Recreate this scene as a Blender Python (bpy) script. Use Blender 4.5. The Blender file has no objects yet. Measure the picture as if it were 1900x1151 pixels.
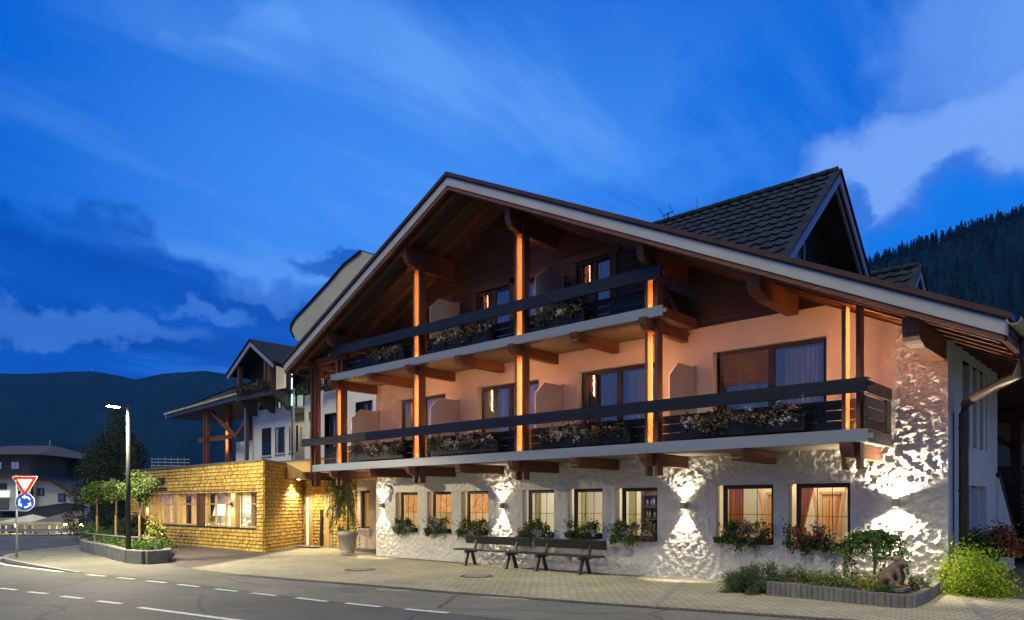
import bpy, bmesh, math, random
import numpy as np
from mathutils import Vector, Matrix, noise
random.seed(7)
SC = bpy.context.scene
COL = SC.collection
RAD = math.radians

# ------------------------------------------------------------------ camera
FPX, VYH, HC = 1354.7, 937.0, 1.65
TH = RAD(47.531)
SN, CS = math.sin(TH), math.cos(TH)
cd = bpy.data.cameras.new('camera'); cam = bpy.data.objects.new('camera', cd); COL.objects.link(cam)
cam.location = (0, 0, HC); cam.rotation_euler = (RAD(90), 0, RAD(90) - TH)
cd.sensor_width = 36; cd.lens = FPX / 1900 * 36; cd.shift_y = (VYH - 575.5) / 1900
cd.clip_start = .1; cd.clip_end = 9000
SC.camera = cam

def dirpix(u, v):
    a, b = (u - 950) / FPX, (VYH - v) / FPX
    d = Vector((SN * a - CS, CS * a + SN, b)); return d.normalized()

# ------------------------------------------------------------------ world: dusk sky
W = bpy.data.worlds.new('World'); SC.world = W; W.use_nodes = True
wt = W.node_tree; wn, wl = wt.nodes, wt.links
for n in list(wn): wn.remove(n)
SKY_STRENGTH = 1.0
def build_sky():
    out = wn.new('ShaderNodeOutputWorld'); bg = wn.new('ShaderNodeBackground'); bg.inputs[1].default_value = SKY_STRENGTH
    wl.new(bg.outputs[0], out.inputs[0])
    tc = wn.new('ShaderNodeTexCoord')
    def val(x): return x
    def vm(op, a, b=None):
        n = wn.new('ShaderNodeVectorMath'); n.operation = op
        for i, x in enumerate((a, b)):
            if x is None: continue
            if isinstance(x, (tuple, list, Vector)): n.inputs[i].default_value = tuple(x)
            else: wl.new(x, n.inputs[i])
        return n
    def m(op, a, b=0.0, clamp=False):
        n = wn.new('ShaderNodeMath'); n.operation = op; n.use_clamp = clamp
        for i, x in enumerate((a, b)):
            if isinstance(x, (int, float)): n.inputs[i].default_value = x
            else: wl.new(x, n.inputs[i])
        return n.outputs[0]
    def ss(x, lo, hi):
        n = wn.new('ShaderNodeMapRange'); n.interpolation_type = 'SMOOTHSTEP'
        wl.new(x, n.inputs[0]); n.inputs[1].default_value = lo; n.inputs[2].default_value = hi
        return n.outputs[0]
    def mix(f, a, b):
        n = wn.new('ShaderNodeMix'); n.data_type = 'RGBA'
        if isinstance(f, (int, float)): n.inputs[0].default_value = f
        else: wl.new(f, n.inputs[0])
        for i, x in ((6, a), (7, b)):
            if isinstance(x, tuple): n.inputs[i].default_value = x + (1,)
            else: wl.new(x, n.inputs[i])
        return n.outputs[2]
    def noise_(vec, scale, detail, rough=.55, dist=0.):
        n = wn.new('ShaderNodeTexNoise'); wl.new(vec, n.inputs['Vector']); n.inputs['Scale'].default_value = scale
        n.inputs['Detail'].default_value = detail; n.inputs['Roughness'].default_value = rough; n.inputs['Distortion'].default_value = dist
        return n
    d = vm('NORMALIZE', tc.outputs['Generated']).outputs[0]
    sep = wn.new('ShaderNodeSeparateXYZ'); wl.new(d, sep.inputs[0]); z = sep.outputs[2]
    # a cloud deck: direction projected on a flat layer overhead
    zz = m('ADD', m('MAXIMUM', z, 0.0), .16)
    px, py = m('DIVIDE', sep.outputs[0], zz), m('DIVIDE', sep.outputs[1], zz)
    cb = wn.new('ShaderNodeCombineXYZ'); wl.new(px, cb.inputs[0]); wl.new(py, cb.inputs[1])
    mp = wn.new('ShaderNodeMapping'); wl.new(cb.outputs[0], mp.inputs[0])
    mp.inputs['Rotation'].default_value = (0, 0, RAD(62)); mp.inputs['Scale'].default_value = (1.0, .30, 1)
    n1 = noise_(mp.outputs[0], 2.1, 6, .55, .3).outputs[0]
    mp2 = wn.new('ShaderNodeMapping'); wl.new(cb.outputs[0], mp2.inputs[0])
    mp2.inputs['Rotation'].default_value = (0, 0, RAD(62)); mp2.inputs['Location'].default_value = (3.1, 7.7, 0); mp2.inputs['Scale'].default_value = (1.9, .7, 1)
    n2 = noise_(mp2.outputs[0], 1.6, 6, .55, .4).outputs[0]
    nv = noise_(d, 4.2, 7, .58)
    warp = vm('SUBTRACT', nv.outputs['Color'], (.5, .5, .5)).outputs[0]
    sc_ = wn.new('ShaderNodeVectorMath'); sc_.operation = 'SCALE'; wl.new(warp, sc_.inputs[0]); sc_.inputs['Scale'].default_value = .27
    dw = vm('NORMALIZE', vm('ADD', d, sc_.outputs[0]).outputs[0]).outputs[0]
    # base sky: bright towards the afterglow, dark behind and overhead
    glow = dirpix(930, 430)
    g = vm('DOT_PRODUCT', d, tuple(glow)).outputs['Value']
    base = mix(ss(g, .83, 1.0), (.0, .135, .70), (.055, .285, .95))
    base = mix(ss(z, .36, .70), base, (.002, .12, .66))
    base = mix(ss(g, .35, -.35), base, (.14, .23, .52))
    def blob(u, v, ru, rv, soft, src=None):      # an elliptic patch of cloud around a direction
        c = dirpix(u, v); rt = Vector((-c.y, c.x, 0)).normalized() * -1; up = rt.cross(c)
        sx = m('MULTIPLY', vm('DOT_PRODUCT', src or dw, tuple(rt)).outputs['Value'], FPX / ru)
        b0 = vm('SUBTRACT', src or dw, tuple(c)).outputs[0]
        sy = m('MULTIPLY', vm('DOT_PRODUCT', b0, tuple(up)).outputs['Value'], FPX / rv)
        r2 = m('ADD', m('MULTIPLY', sx, sx), m('MULTIPLY', sy, sy))
        front = ss(vm('DOT_PRODUCT', d, tuple(c)).outputs['Value'], .3, .5)
        return m('MULTIPLY', ss(r2, 1.0 + soft, 1.0 - soft), front)
    # high streaks of bright cloud, upper middle and right
    hi = m('MULTIPLY', ss(n1, .43, .62), m('MAXIMUM', blob(1230, 230, 800, 330, .95), m('MAXIMUM', blob(505, 88, 75, 60, .9), blob(430, 150, 130, 45, .9))))
    col = mix(m('MULTIPLY', hi, .95), base, (.125, .365, .96))
    # darker gaps, right
    dk = m('MULTIPLY', ss(n2, .32, .56), m('MAXIMUM', blob(1690, 150, 330, 150, .8), m('MAXIMUM', blob(1330, 190, 120, 60, .9), m('MULTIPLY', blob(1230, 350, 240, 60, .8), .9))))
    col = mix(m('MULTIPLY', dk, .88), col, (.001, .145, .74))
    st = m('MULTIPLY', ss(n1, .52, .66), blob(1560, 190, 420, 230, .9))
    col = mix(m('MULTIPLY', st, .6), col, (.09, .30, .93))
    wh = m('MULTIPLY', ss(m('ADD', m('MULTIPLY', n2, .5), m('MULTIPLY', n1, .5)), .22, .44), m('MAXIMUM', blob(1755, 305, 215, 82, .6), m('MULTIPLY', blob(1860, 85, 110, 90, .9), .6)))
    col = mix(m('MULTIPLY', wh, .95), col, (.195, .405, .965))
    d1 = m('MAXIMUM', blob(1690, 400, 75, 34, .85), m('MAXIMUM', blob(1820, 372, 62, 36, .85), blob(1592, 372, 26, 42, .6))) 
    col = mix(m('MULTIPLY', d1, .8), col, (.006, .15, .74))
    col = mix(m('MULTIPLY', blob(1720, 455, 260, 55, .8), .85), col, (.004, .20, .86))
    # the low dark bank on the left
    lo = m('MAXIMUM', blob(430, 610, 560, 95, .35), m('MAXIMUM', blob(170, 520, 200, 62, .45), m('MAXIMUM', blob(20, 680, 430, 75, .5), blob(500, 700, 420, 90, .5))))
    lo = m('MAXIMUM', lo, m('MULTIPLY', blob(660, 475, 130, 20, .6), .8))
    lob = m('MULTIPLY', lo, ss(n2, .18, .42))
    lcol = mix(ss(n1, .35, .7), (.0, .062, .43), (.0, .105, .60))
    col = mix(m('MULTIPLY', lob, .93), col, lcol)
    gap = m('MULTIPLY', m('MAXIMUM', blob(110, 590, 150, 24, .6), m('MAXIMUM', blob(330, 560, 60, 14, .7), blob(480, 520, 110, 18, .7))), .55)
    col = mix(gap, col, (.07, .25, .80))
    # below the horizon the sky colour only fills what no ground hides
    col = mix(ss(z, 0., -.06), col, (.02, .035, .06))
    sky = wn.new('ShaderNodeTexSky'); sky.sky_type = 'NISHITA'; sky.sun_disc = False
    sky.sun_elevation = RAD(-4); sky.sun_rotation = RAD(215)
    add = wn.new('ShaderNodeMix'); add.data_type = 'RGBA'; add.blend_type = 'ADD'; add.inputs[0].default_value = .01
    wl.new(col, add.inputs[6]); wl.new(sky.outputs[0], add.inputs[7])
    wl.new(add.outputs[2], bg.inputs[0])
build_sky()

# ------------------------------------------------------------------ sun (steep warm fill added in place of street lamps out of view) and exposure
sd = bpy.data.lights.new('sun', 'SUN'); sun = bpy.data.objects.new('sun', sd); COL.objects.link(sun)
sd.energy = 2.75; sd.angle = RAD(28); sd.color = (1.0, .90, .50)
sun.rotation_euler = Vector((-.12, .52, -.86)).to_track_quat('-Z', 'Y').to_euler()
SC.view_settings.view_transform = 'Standard'; SC.view_settings.look = 'None'
SC.view_settings.exposure = 0; SC.view_settings.gamma = 1
SC.cycles.max_bounces = 6; SC.cycles.diffuse_bounces = 3; SC.cycles.glossy_bounces = 3; SC.cycles.transparent_max_bounces = 12
SC.cycles.sample_clamp_indirect = 4.0; SC.cycles.caustics_reflective = False; SC.cycles.caustics_refractive = False
SC.cycles.use_denoising = True

# ------------------------------------------------------------------ materials
def mat(name):
    m = bpy.data.materials.new(name); m.use_nodes = True
    nt = m.node_tree; p = nt.nodes['Principled BSDF']
    return m, nt, p
def nd(nt, t, **k):
    n = nt.nodes.new(t)
    for a, b in k.items():
        if hasattr(n, a): setattr(n, a, b)
        else: n.inputs[a].default_value = b
    return n
def ramp(nt, src, stops):
    r = nt.nodes.new('ShaderNodeValToRGB'); nt.links.new(src, r.inputs[0])
    el = r.color_ramp.elements
    while len(el) > 1: el.remove(el[-1])
    el[0].position = stops[0][0]; el[0].color = tuple(stops[0][1]) + (1,)
    for p, c in stops[1:]:
        e = el.new(p); e.color = tuple(c) + (1,)
    return r
def coords(nt, scale=(1, 1, 1), rot=(0, 0, 0)):
    t = nt.nodes.new('ShaderNodeTexCoord'); mp = nt.nodes.new('ShaderNodeMapping')
    nt.links.new(t.outputs['Object'], mp.inputs[0]); mp.inputs['Scale'].default_value = scale; mp.inputs['Rotation'].default_value = rot
    return mp.outputs[0]
def tone(c, k): return tuple(min(1, x * k) for x in c)
def noisy(name, c, rough=.7, scale=6., var=.25, bump=.0, bscale=None, stretch=(1, 1, 1), metal=0., spec=.4, c2=None, bdist=.01, detail=5):
    m, nt, p = mat(name)
    v = coords(nt, stretch)
    n = nd(nt, 'ShaderNodeTexNoise'); nt.links.new(v, n.inputs['Vector']); n.inputs['Scale'].default_value = scale; n.inputs['Detail'].default_value = detail
    r = ramp(nt, n.outputs[0], [(.3, tone(c, 1 - var)), (.7, c2 or tone(c, 1 + var))])
    nt.links.new(r.outputs[0], p.inputs['Base Color'])
    p.inputs['Roughness'].default_value = rough; p.inputs['Metallic'].default_value = metal; p.inputs['Specular IOR Level'].default_value = spec
    if bump:
        n2 = nd(nt, 'ShaderNodeTexNoise'); nt.links.new(v, n2.inputs['Vector']); n2.inputs['Scale'].default_value = bscale or scale * 3; n2.inputs['Detail'].default_value = 6
        b = nd(nt, 'ShaderNodeBump'); b.inputs['Strength'].default_value = bump; b.inputs['Distance'].default_value = bdist
        nt.links.new(n2.outputs[0], b.inputs['Height']); nt.links.new(b.outputs[0], p.inputs['Normal'])
    return m
def island(name, stops, rough=.6, transl=0., spec=.3, extra=None):
    m, nt, p = mat(name)
    g = nd(nt, 'ShaderNodeNewGeometry')
    r = ramp(nt, g.outputs['Random Per Island'], stops); nt.links.new(r.outputs[0], p.inputs['Base Color'])
    p.inputs['Roughness'].default_value = rough; p.inputs['Specular IOR Level'].default_value = spec
    if transl:
        t = nd(nt, 'ShaderNodeBsdfTranslucent'); nt.links.new(r.outputs[0], t.inputs[0])
        mx = nd(nt, 'ShaderNodeMixShader'); mx.inputs[0].default_value = transl
        nt.links.new(p.outputs[0], mx.inputs[1]); nt.links.new(t.outputs[0], mx.inputs[2])
        nt.links.new(mx.outputs[0], nt.nodes['Material Output'].inputs[0])
    return m
def emis(name, c, s, base=None):
    m, nt, p = mat(name)
    p.inputs['Base Color'].default_value = (base or c) + (1,)
    p.inputs['Emission Color'].default_value = c + (1,); p.inputs['Emission Strength'].default_value = s
    return m
def glassm(name, tint=(1, 1, 1), f0=.045, rough=.0):
    m, nt, p = mat(name); nt.nodes.remove(p)
    t = nd(nt, 'ShaderNodeBsdfTransparent'); t.inputs[0].default_value = tint + (1,)
    g = nd(nt, 'ShaderNodeBsdfGlossy'); g.inputs['Roughness'].default_value = rough
    lw = nd(nt, 'ShaderNodeLayerWeight'); lw.inputs[0].default_value = .5
    pw = nd(nt, 'ShaderNodeMath', operation='POWER'); nt.links.new(lw.outputs['Facing'], pw.inputs[0]); pw.inputs[1].default_value = 5
    f = nd(nt, 'ShaderNodeMath', operation='MULTIPLY_ADD'); nt.links.new(pw.outputs[0], f.inputs[0]); f.inputs[1].default_value = 1 - f0; f.inputs[2].default_value = f0
    mx = nd(nt, 'ShaderNodeMixShader'); nt.links.new(f.outputs[0], mx.inputs[0])
    nt.links.new(t.outputs[0], mx.inputs[1]); nt.links.new(g.outputs[0], mx.inputs[2])
    nt.links.new(mx.outputs[0], nt.nodes['Material Output'].inputs[0])
    return m
def woodm(name, c, axis='x', rough=.55, var=.35, sc=1.):
    st = {'x': (.6, 9, 9), 'y': (9, .6, 9), 'z': (9, 9, .6)}[axis]
    return noisy(name, c, rough, 2.2 * sc, var, .25, 5, st, bdist=.004)
def brickm(name, c1, c2, mortar, bw, bh, off=.5, msize=.012, bump=.5, rough=.8, rotz=0., var=.32):
    m, nt, p = mat(name)
    v = coords(nt, (1, 1, 1), (0, 0, rotz))
    b = nd(nt, 'ShaderNodeTexBrick'); nt.links.new(v, b.inputs['Vector']); b.offset = off
    b.inputs['Scale'].default_value = 1; b.inputs['Brick Width'].default_value = bw; b.inputs['Row Height'].default_value = bh
    b.inputs['Mortar Size'].default_value = msize; b.inputs['Mortar Smooth'].default_value = .3; b.inputs['Bias'].default_value = 0
    b.inputs['Color1'].default_value = c1 + (1,); b.inputs['Color2'].default_value = c2 + (1,); b.inputs['Mortar'].default_value = mortar + (1,)
    n = nd(nt, 'ShaderNodeTexNoise'); nt.links.new(v, n.inputs['Vector']); n.inputs['Scale'].default_value = .55; n.inputs['Detail'].default_value = 7; n.inputs['Roughness'].default_value = .65
    r = ramp(nt, n.outputs[0], [(.3, (1 - var,) * 3), (.7, (1 + var * .4,) * 3)])
    mx = nd(nt, 'ShaderNodeMix', data_type='RGBA', blend_type='MULTIPLY'); mx.inputs[0].default_value = 1
    nt.links.new(b.outputs[0], mx.inputs[6]); nt.links.new(r.outputs[0], mx.inputs[7]); nt.links.new(mx.outputs[2], p.inputs['Base Color'])
    n2 = nd(nt, 'ShaderNodeTexNoise'); nt.links.new(v, n2.inputs['Vector']); n2.inputs['Scale'].default_value = 40; n2.inputs['Detail'].default_value = 3
    ad = nd(nt, 'ShaderNodeMath', operation='MULTIPLY_ADD'); nt.links.new(b.outputs['Fac'], ad.inputs[0]); ad.inputs[1].default_value = -1.0; nt.links.new(n2.outputs[0], ad.inputs[2])
    bp = nd(nt, 'ShaderNodeBump'); bp.inputs['Strength'].default_value = bump; bp.inputs['Distance'].default_value = .01
    nt.links.new(ad.outputs[0], bp.inputs['Height']); nt.links.new(bp.outputs[0], p.inputs['Normal'])
    p.inputs['Roughness'].default_value = rough
    return m

M = {}
M['plaster'] = noisy('rough_plaster', (.66, .63, .58), .95, 1.3, .07, .8, 26, bdist=.025, spec=.1)
M['render'] = noisy('upper_plaster', (.68, .56, .50), .95, 1.1, .06, .5, 9, bdist=.02, spec=.1)
M['whitewall'] = noisy('white_plaster', (.66, .67, .68), .95, 1.0, .07, .4, 12, bdist=.01, spec=.1)
M['reveal'] = noisy('plaster_reveal', (.66, .63, .58), .9, 2, .06)
M['wood'] = woodm('brown_timber_y', (.135, .052, .028), 'y')
M['woodx'] = woodm('brown_timber_x', (.150, .056, .030), 'x')
M['woodz'] = woodm('brown_timber_z', (.135, .050, .028), 'z')
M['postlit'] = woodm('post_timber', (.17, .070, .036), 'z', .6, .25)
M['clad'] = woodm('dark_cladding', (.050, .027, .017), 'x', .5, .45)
M['rail'] = woodm('blackened_rail', (.011, .011, .014), 'x', .42, .4)
M['railold'] = woodm('weathered_rail', (.055, .048, .042), 'x', .6, .5)
M['board'] = noisy('grey_white_board', (.21, .235, .30), .38, 1.2, .07, .12, 3, (.5, 4, 4), spec=.5, bdist=.003)
M['verge'] = noisy('verge_board', (.35, .36, .41), .45, 1.5, .08, spec=.5)
M['cap'] = noisy('brown_metal', (.075, .040, .032), .4, 2, .2, metal=.3)
M['frame'] = noisy('dark_brown_frame', (.040, .025, .018), .45, 4, .2)
M['trim'] = woodm('window_trim', (.075, .036, .026), 'x', .55, .3)
M['screen'] = noisy('privacy_panel', (.37, .33, .34), .4, 1.5, .05)
M['soffit'] = woodm('soffit_boards', (.055, .050, .040), 'x', .6, .4)
M['deck'] = woodm('deck_underside', (.16, .135, .11), 'x', .6, .25)
M['glass'] = glassm('window_glass', (1, 1, 1), .04)
M['glassr'] = glassm('balcony_glass', (.80, .82, .88), .17)
M['curtain'] = noisy('net_curtain', (.62, .60, .58), .9, 5, .35, stretch=(6, 1, .15))
M['curtainy'] = noisy('yellow_curtain', (.62, .55, .22), .9, 5, .25, stretch=(6, 1, .15))
M['curtaino'] = noisy('orange_curtain', (.42, .13, .035), .9, 6, .35, stretch=(8, 1, .1))
def cloth(name, c, sc, var, tr=.6, stretch=(1, 1, 1)):
    m = noisy(name, c, .9, sc, var, stretch=stretch); nt = m.node_tree; p = nt.nodes['Principled BSDF']
    t = nd(nt, 'ShaderNodeBsdfTranslucent'); nt.links.new(p.inputs['Base Color'].links[0].from_socket, t.inputs[0])
    mx = nd(nt, 'ShaderNodeMixShader'); mx.inputs[0].default_value = tr
    nt.links.new(p.outputs[0], mx.inputs[1]); nt.links.new(t.outputs[0], mx.inputs[2]); nt.links.new(mx.outputs[0], nt.nodes['Material Output'].inputs[0])
    return m
M['lace'] = cloth('lace_valance', (.74, .46, .22), 14, .35, .75)
M['curtain'] = cloth('net_curtain', (.66, .63, .60), 5, .3, .5, (6, 1, .15))
M['curtainy'] = cloth('yellow_curtain', (.62, .55, .22), 5, .25, .5, (6, 1, .15))
M['curtaino'] = cloth('orange_curtain', (.45, .15, .04), 6, .35, .4, (8, 1, .1))
M['cream'] = noisy('cream_wall', (.66, .62, .48), .9, 2, .06)
M['warmwood'] = woodm('honey_panelling', (.52, .26, .075), 'z', .5, .3)
M['blind'] = noisy('roller_shutter', (.20, .12, .085), .5, 3, .15)
M['sconce'] = noisy('sconce_metal', (.45, .43, .40), .4, 5, .1, metal=.5)
M['led'] = emis('orange_led', (1.0, .43, .11), 85.0)
M['wallfill'] = emis('added_wall_fill', (1.0, .44, .15), 112.0)  # added fill glow for the upper wall
M['lampglow'] = emis('warm_lamp', (1.0, .80, .52), 30.)
M['streetglow'] = emis('street_lamp_glow', (1.0, .90, .62), 160.)
M['coolglow'] = emis('cool_led', (.45, .85, 1.0), 5.)
M['bulb'] = emis('garden_bulb', (1.0, .72, .26), 60.)
M['shade'] = emis('lamp_shade', (1.0, .84, .58), 1.6, (.8, .75, .6))
def asph(name, c, crack=.5, grain=.35):
    m, nt, p = mat(name); v = coords(nt)
    def nz(sc, det, ro=.55):
        n = nd(nt, 'ShaderNodeTexNoise'); nt.links.new(v, n.inputs['Vector']); n.inputs['Scale'].default_value = sc; n.inputs['Detail'].default_value = det; n.inputs['Roughness'].default_value = ro; return n
    big, fine, mid = nz(.30, 6, .6), nz(26, 2, .8), nz(2.2, 5, .7)
    def mul(x, y):
        k = nd(nt, 'ShaderNodeMix', data_type='RGBA', blend_type='MULTIPLY'); k.inputs[0].default_value = 1
        nt.links.new(x, k.inputs[6]); nt.links.new(y, k.inputs[7]); return k.outputs[2]
    col = ramp(nt, big.outputs[0], [(.32, tone(c, .72)), (.5, c), (.68, tone(c, 1.22))]).outputs[0]
    col = mul(col, ramp(nt, fine.outputs[0], [(.3, (1 - grain,) * 3), (.7, (1 + grain * .6,) * 3)]).outputs[0])
    col = mul(col, ramp(nt, mid.outputs[0], [(.25, (.84,) * 3), (.75, (1.1,) * 3)]).outputs[0])
    wv = nz(.8, 4); va = nd(nt, 'ShaderNodeMix', data_type='RGBA'); va.inputs[0].default_value = .35
    nt.links.new(v, va.inputs[6]); nt.links.new(wv.outputs['Color'], va.inputs[7])
    vo = nd(nt, 'ShaderNodeTexVoronoi', feature='DISTANCE_TO_EDGE'); nt.links.new(va.outputs[2], vo.inputs['Vector']); vo.inputs['Scale'].default_value = .42
    col = mul(col, ramp(nt, vo.outputs['Distance'], [(0, (1 - crack,) * 3), (.006, (1 - crack,) * 3), (.012, (1, 1, 1))]).outputs[0])
    nt.links.new(col, p.inputs['Base Color']); p.inputs['Roughness'].default_value = .8; p.inputs['Specular IOR Level'].default_value = .3
    b = nd(nt, 'ShaderNodeBump'); b.inputs['Strength'].default_value = .6; b.inputs['Distance'].default_value = .008
    nt.links.new(fine.outputs[0], b.inputs['Height']); nt.links.new(b.outputs[0], p.inputs['Normal'])
    return m
M['asphalt'] = asph('asphalt', (.100, .106, .106), .35); M['asphalt2'] = asph('worn_asphalt', (.18, .18, .165)); M['walk'] = asph('pavement_asphalt', (.15, .15, .132), .4, .25)
M['paver'] = brickm('cream_pavers', (.46, .42, .31), (.36, .33, .25), (.15, .14, .11), .22, .115, rotz=RAD(4))
M['paverd'] = brickm('dark_pavers', (.135, .105, .095), (.10, .08, .075), (.04, .035, .03), .22, .115, rotz=RAD(34))
M['paverg'] = brickm('grass_pavers', (.36, .34, .28), (.30, .29, .24), (.05, .07, .03), .36, .22, msize=.03, rotz=RAD(60))
M['kerb'] = noisy('granite_kerb', (.24, .235, .22), .8, 5, .2, .3, 40)
M['cobble'] = brickm('channel_setts', (.16, .155, .145), (.11, .105, .10), (.05, .05, .045), .11, .11, .5, .02, .8)
M['paint'] = noisy('road_paint', (.62, .62, .60), .7, 9, .16)
M['iron'] = noisy('cast_iron', (.10, .095, .085), .5, 20, .3, .5, 60, metal=.4)
M['concrete'] = noisy('grey_concrete', (.15, .155, .165), .85, 3, .2, .3, 30)
M['conc2'] = noisy('palisade_concrete', (.16, .155, .155), .85, 4, .25, .35, 30)
M['plinth'] = noisy('plinth_band', (.16, .16, .17), .8, 3, .15)
M['soil'] = noisy('soil', (.06, .042, .03), 1, 14, .5, .8, 40)
M['steel'] = noisy('galvanised_steel', (.42, .43, .44), .4, 6, .12, metal=.7)
M['pole'] = noisy('lamp_pole_paint', (.03, .032, .035), .45, 5, .15, metal=.3)
M['drain'] = noisy('drain_pipe', (.075, .060, .052), .4, 3, .15, metal=.3)
M['gutter'] = noisy('gutter_sheet', (.42, .40, .26), .5, 2.5, .25, metal=.1)
M['bench'] = woodm('bench_planks', (.022, .021, .023), 'x', .42, .35)
M['shingle'] = island('larch_shingle', [(0, (.33, .195, .045)), (.3, (.43, .28, .065)), (.6, (.53, .365, .095)), (.9, (.62, .46, .15)), (1, (.27, .15, .035))], .75)
M['rowshade'] = noisy('painted_row_shade', (.17, .095, .025), .9, 3, .35)  # dark tone painted in for the shadow lines under the shingle rows
M['softwood'] = woodm('larch_boards', (.52, .35, .15), 'z', .6, .15)
M['darkwood'] = woodm('dark_post', (.09, .045, .025), 'z')
M['tile'] = noisy('slate_blue_tile', (.016, .024, .040), .85, 3, .35, .3, 20, spec=.15)
M['tileb'] = noisy('brown_tile', (.055, .045, .038), .7, 3, .3)
M['bark'] = noisy('bark', (.16, .11, .07), .9, 8, .35, .6, 30, (3, 3, 1))
M['stake'] = woodm('stake_wood', (.34, .22, .11), 'z')
M['leafg'] = island('green_leaves', [(0, (.035, .075, .014)), (.5, (.075, .15, .026)), (1, (.13, .23, .045))], .5, .3)
M['leafpale'] = island('pale_leaves', [(0, (.08, .13, .035)), (.5, (.15, .22, .06)), (1, (.26, .34, .12))], .5, .3)
M['leafd'] = island('dark_needles', [(0, (.016, .026, .014)), (.6, (.034, .052, .026)), (1, (.065, .09, .045))], .7, .15)
M['leafy'] = island('yellow_leaves', [(0, (.17, .18, .03)), (.5, (.32, .32, .07)), (1, (.50, .47, .16))], .5, .3)
M['leaflime'] = island('lime_leaves', [(0, (.14, .24, .02)), (.5, (.32, .46, .03)), (1, (.50, .60, .07))], .5, .35)
M['leafdry'] = island('dull_foliage', [(0, (.035, .032, .018)), (.5, (.07, .055, .03)), (1, (.10, .085, .045))], .7, .2)
M['spruce'] = island('weeping_needles', [(0, (.04, .085, .02)), (.5, (.085, .16, .04)), (1, (.16, .25, .075))], .6, .2)
M['juniper'] = island('juniper_needles', [(0, (.04, .075, .032)), (.5, (.08, .135, .06)), (1, (.15, .21, .10))], .7, .15)
M['red'] = island('red_leaves', [(0, (.10, .03, .02)), (.5, (.20, .055, .03)), (1, (.30, .11, .05))], .6, .3)
M['flw'] = island('white_blossom', [(0, (.42, .38, .36)), (1, (.72, .68, .68))], .7, .2)
M['flp'] = island('dusky_blossom', [(0, (.26, .13, .10)), (.5, (.36, .20, .16)), (1, (.45, .33, .28))], .7, .2)
M['flr'] = island('red_geranium', [(0, (.60, .07, .04)), (1, (.80, .17, .09))], .6, .2)
M['flv'] = island('violet_blossom', [(0, (.22, .12, .30)), (1, (.55, .48, .60))], .7, .2)
M['pot'] = noisy('taupe_pot', (.38, .36, .32), .5, 3, .06)
M['stone'] = noisy('brown_stone', (.17, .115, .085), .85, 9, .3, .6, 40)
M['signred'] = noisy('sign_red', (.42, .02, .02), .4, 4, .06)
M['signwhite'] = noisy('sign_white', (.70, .71, .68), .4, 4, .04)
M['signblue'] = noisy('sign_blue', (.008, .06, .50), .4, 4, .06)
M['black'] = noisy('black_metal', (.012, .012, .013), .45, 4, .2)
M['door'] = noisy('dark_door', (.028, .025, .024), .3, 3, .2)
M['metalroof'] = noisy('grey_metal_roof', (.13, .12, .11), .5, 1.2, .2)
M['canvas'] = noisy('parasol_canvas', (.58, .56, .44), .8, 2, .08)
M['awning'] = noisy('brown_awning', (.16, .13, .115), .8, 2, .15)
M['villwall'] = noisy('village_wall', (.55, .60, .60), .9, .4, .08)
M['villwood'] = woodm('village_wood', (.19, .155, .115), 'z', .8, .35, .5)
M['litpanel'] = emis('lit_sign', (.80, .95, .70), 1.1, (.7, .7, .6))
M['litroom'] = emis('lit_terrace', (1.0, .86, .45), .9, (.6, .5, .3))
M['winlit'] = emis('dusk_window', (.25, .33, .75), .35, (.1, .1, .2))
M['hill'] = noisy('forest_hill', (.003, .014, .028), 1, .012, .35, .0, spec=0)
M['forest'] = island('forest_trees', [(0, (.004, .009, .016)), (.6, (.007, .014, .022)), (1, (.012, .021, .030))], 1, 0, 0)
M['meadow'] = noisy('meadow', (.10, .13, .06), 1, .1, .3)
M['bottle'] = island('bottle_glass', [(0, (.02, .05, .02)), (.4, (.10, .05, .015)), (.7, (.30, .28, .22)), (1, (.04, .03, .03))], .15, 0, .6)

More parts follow.
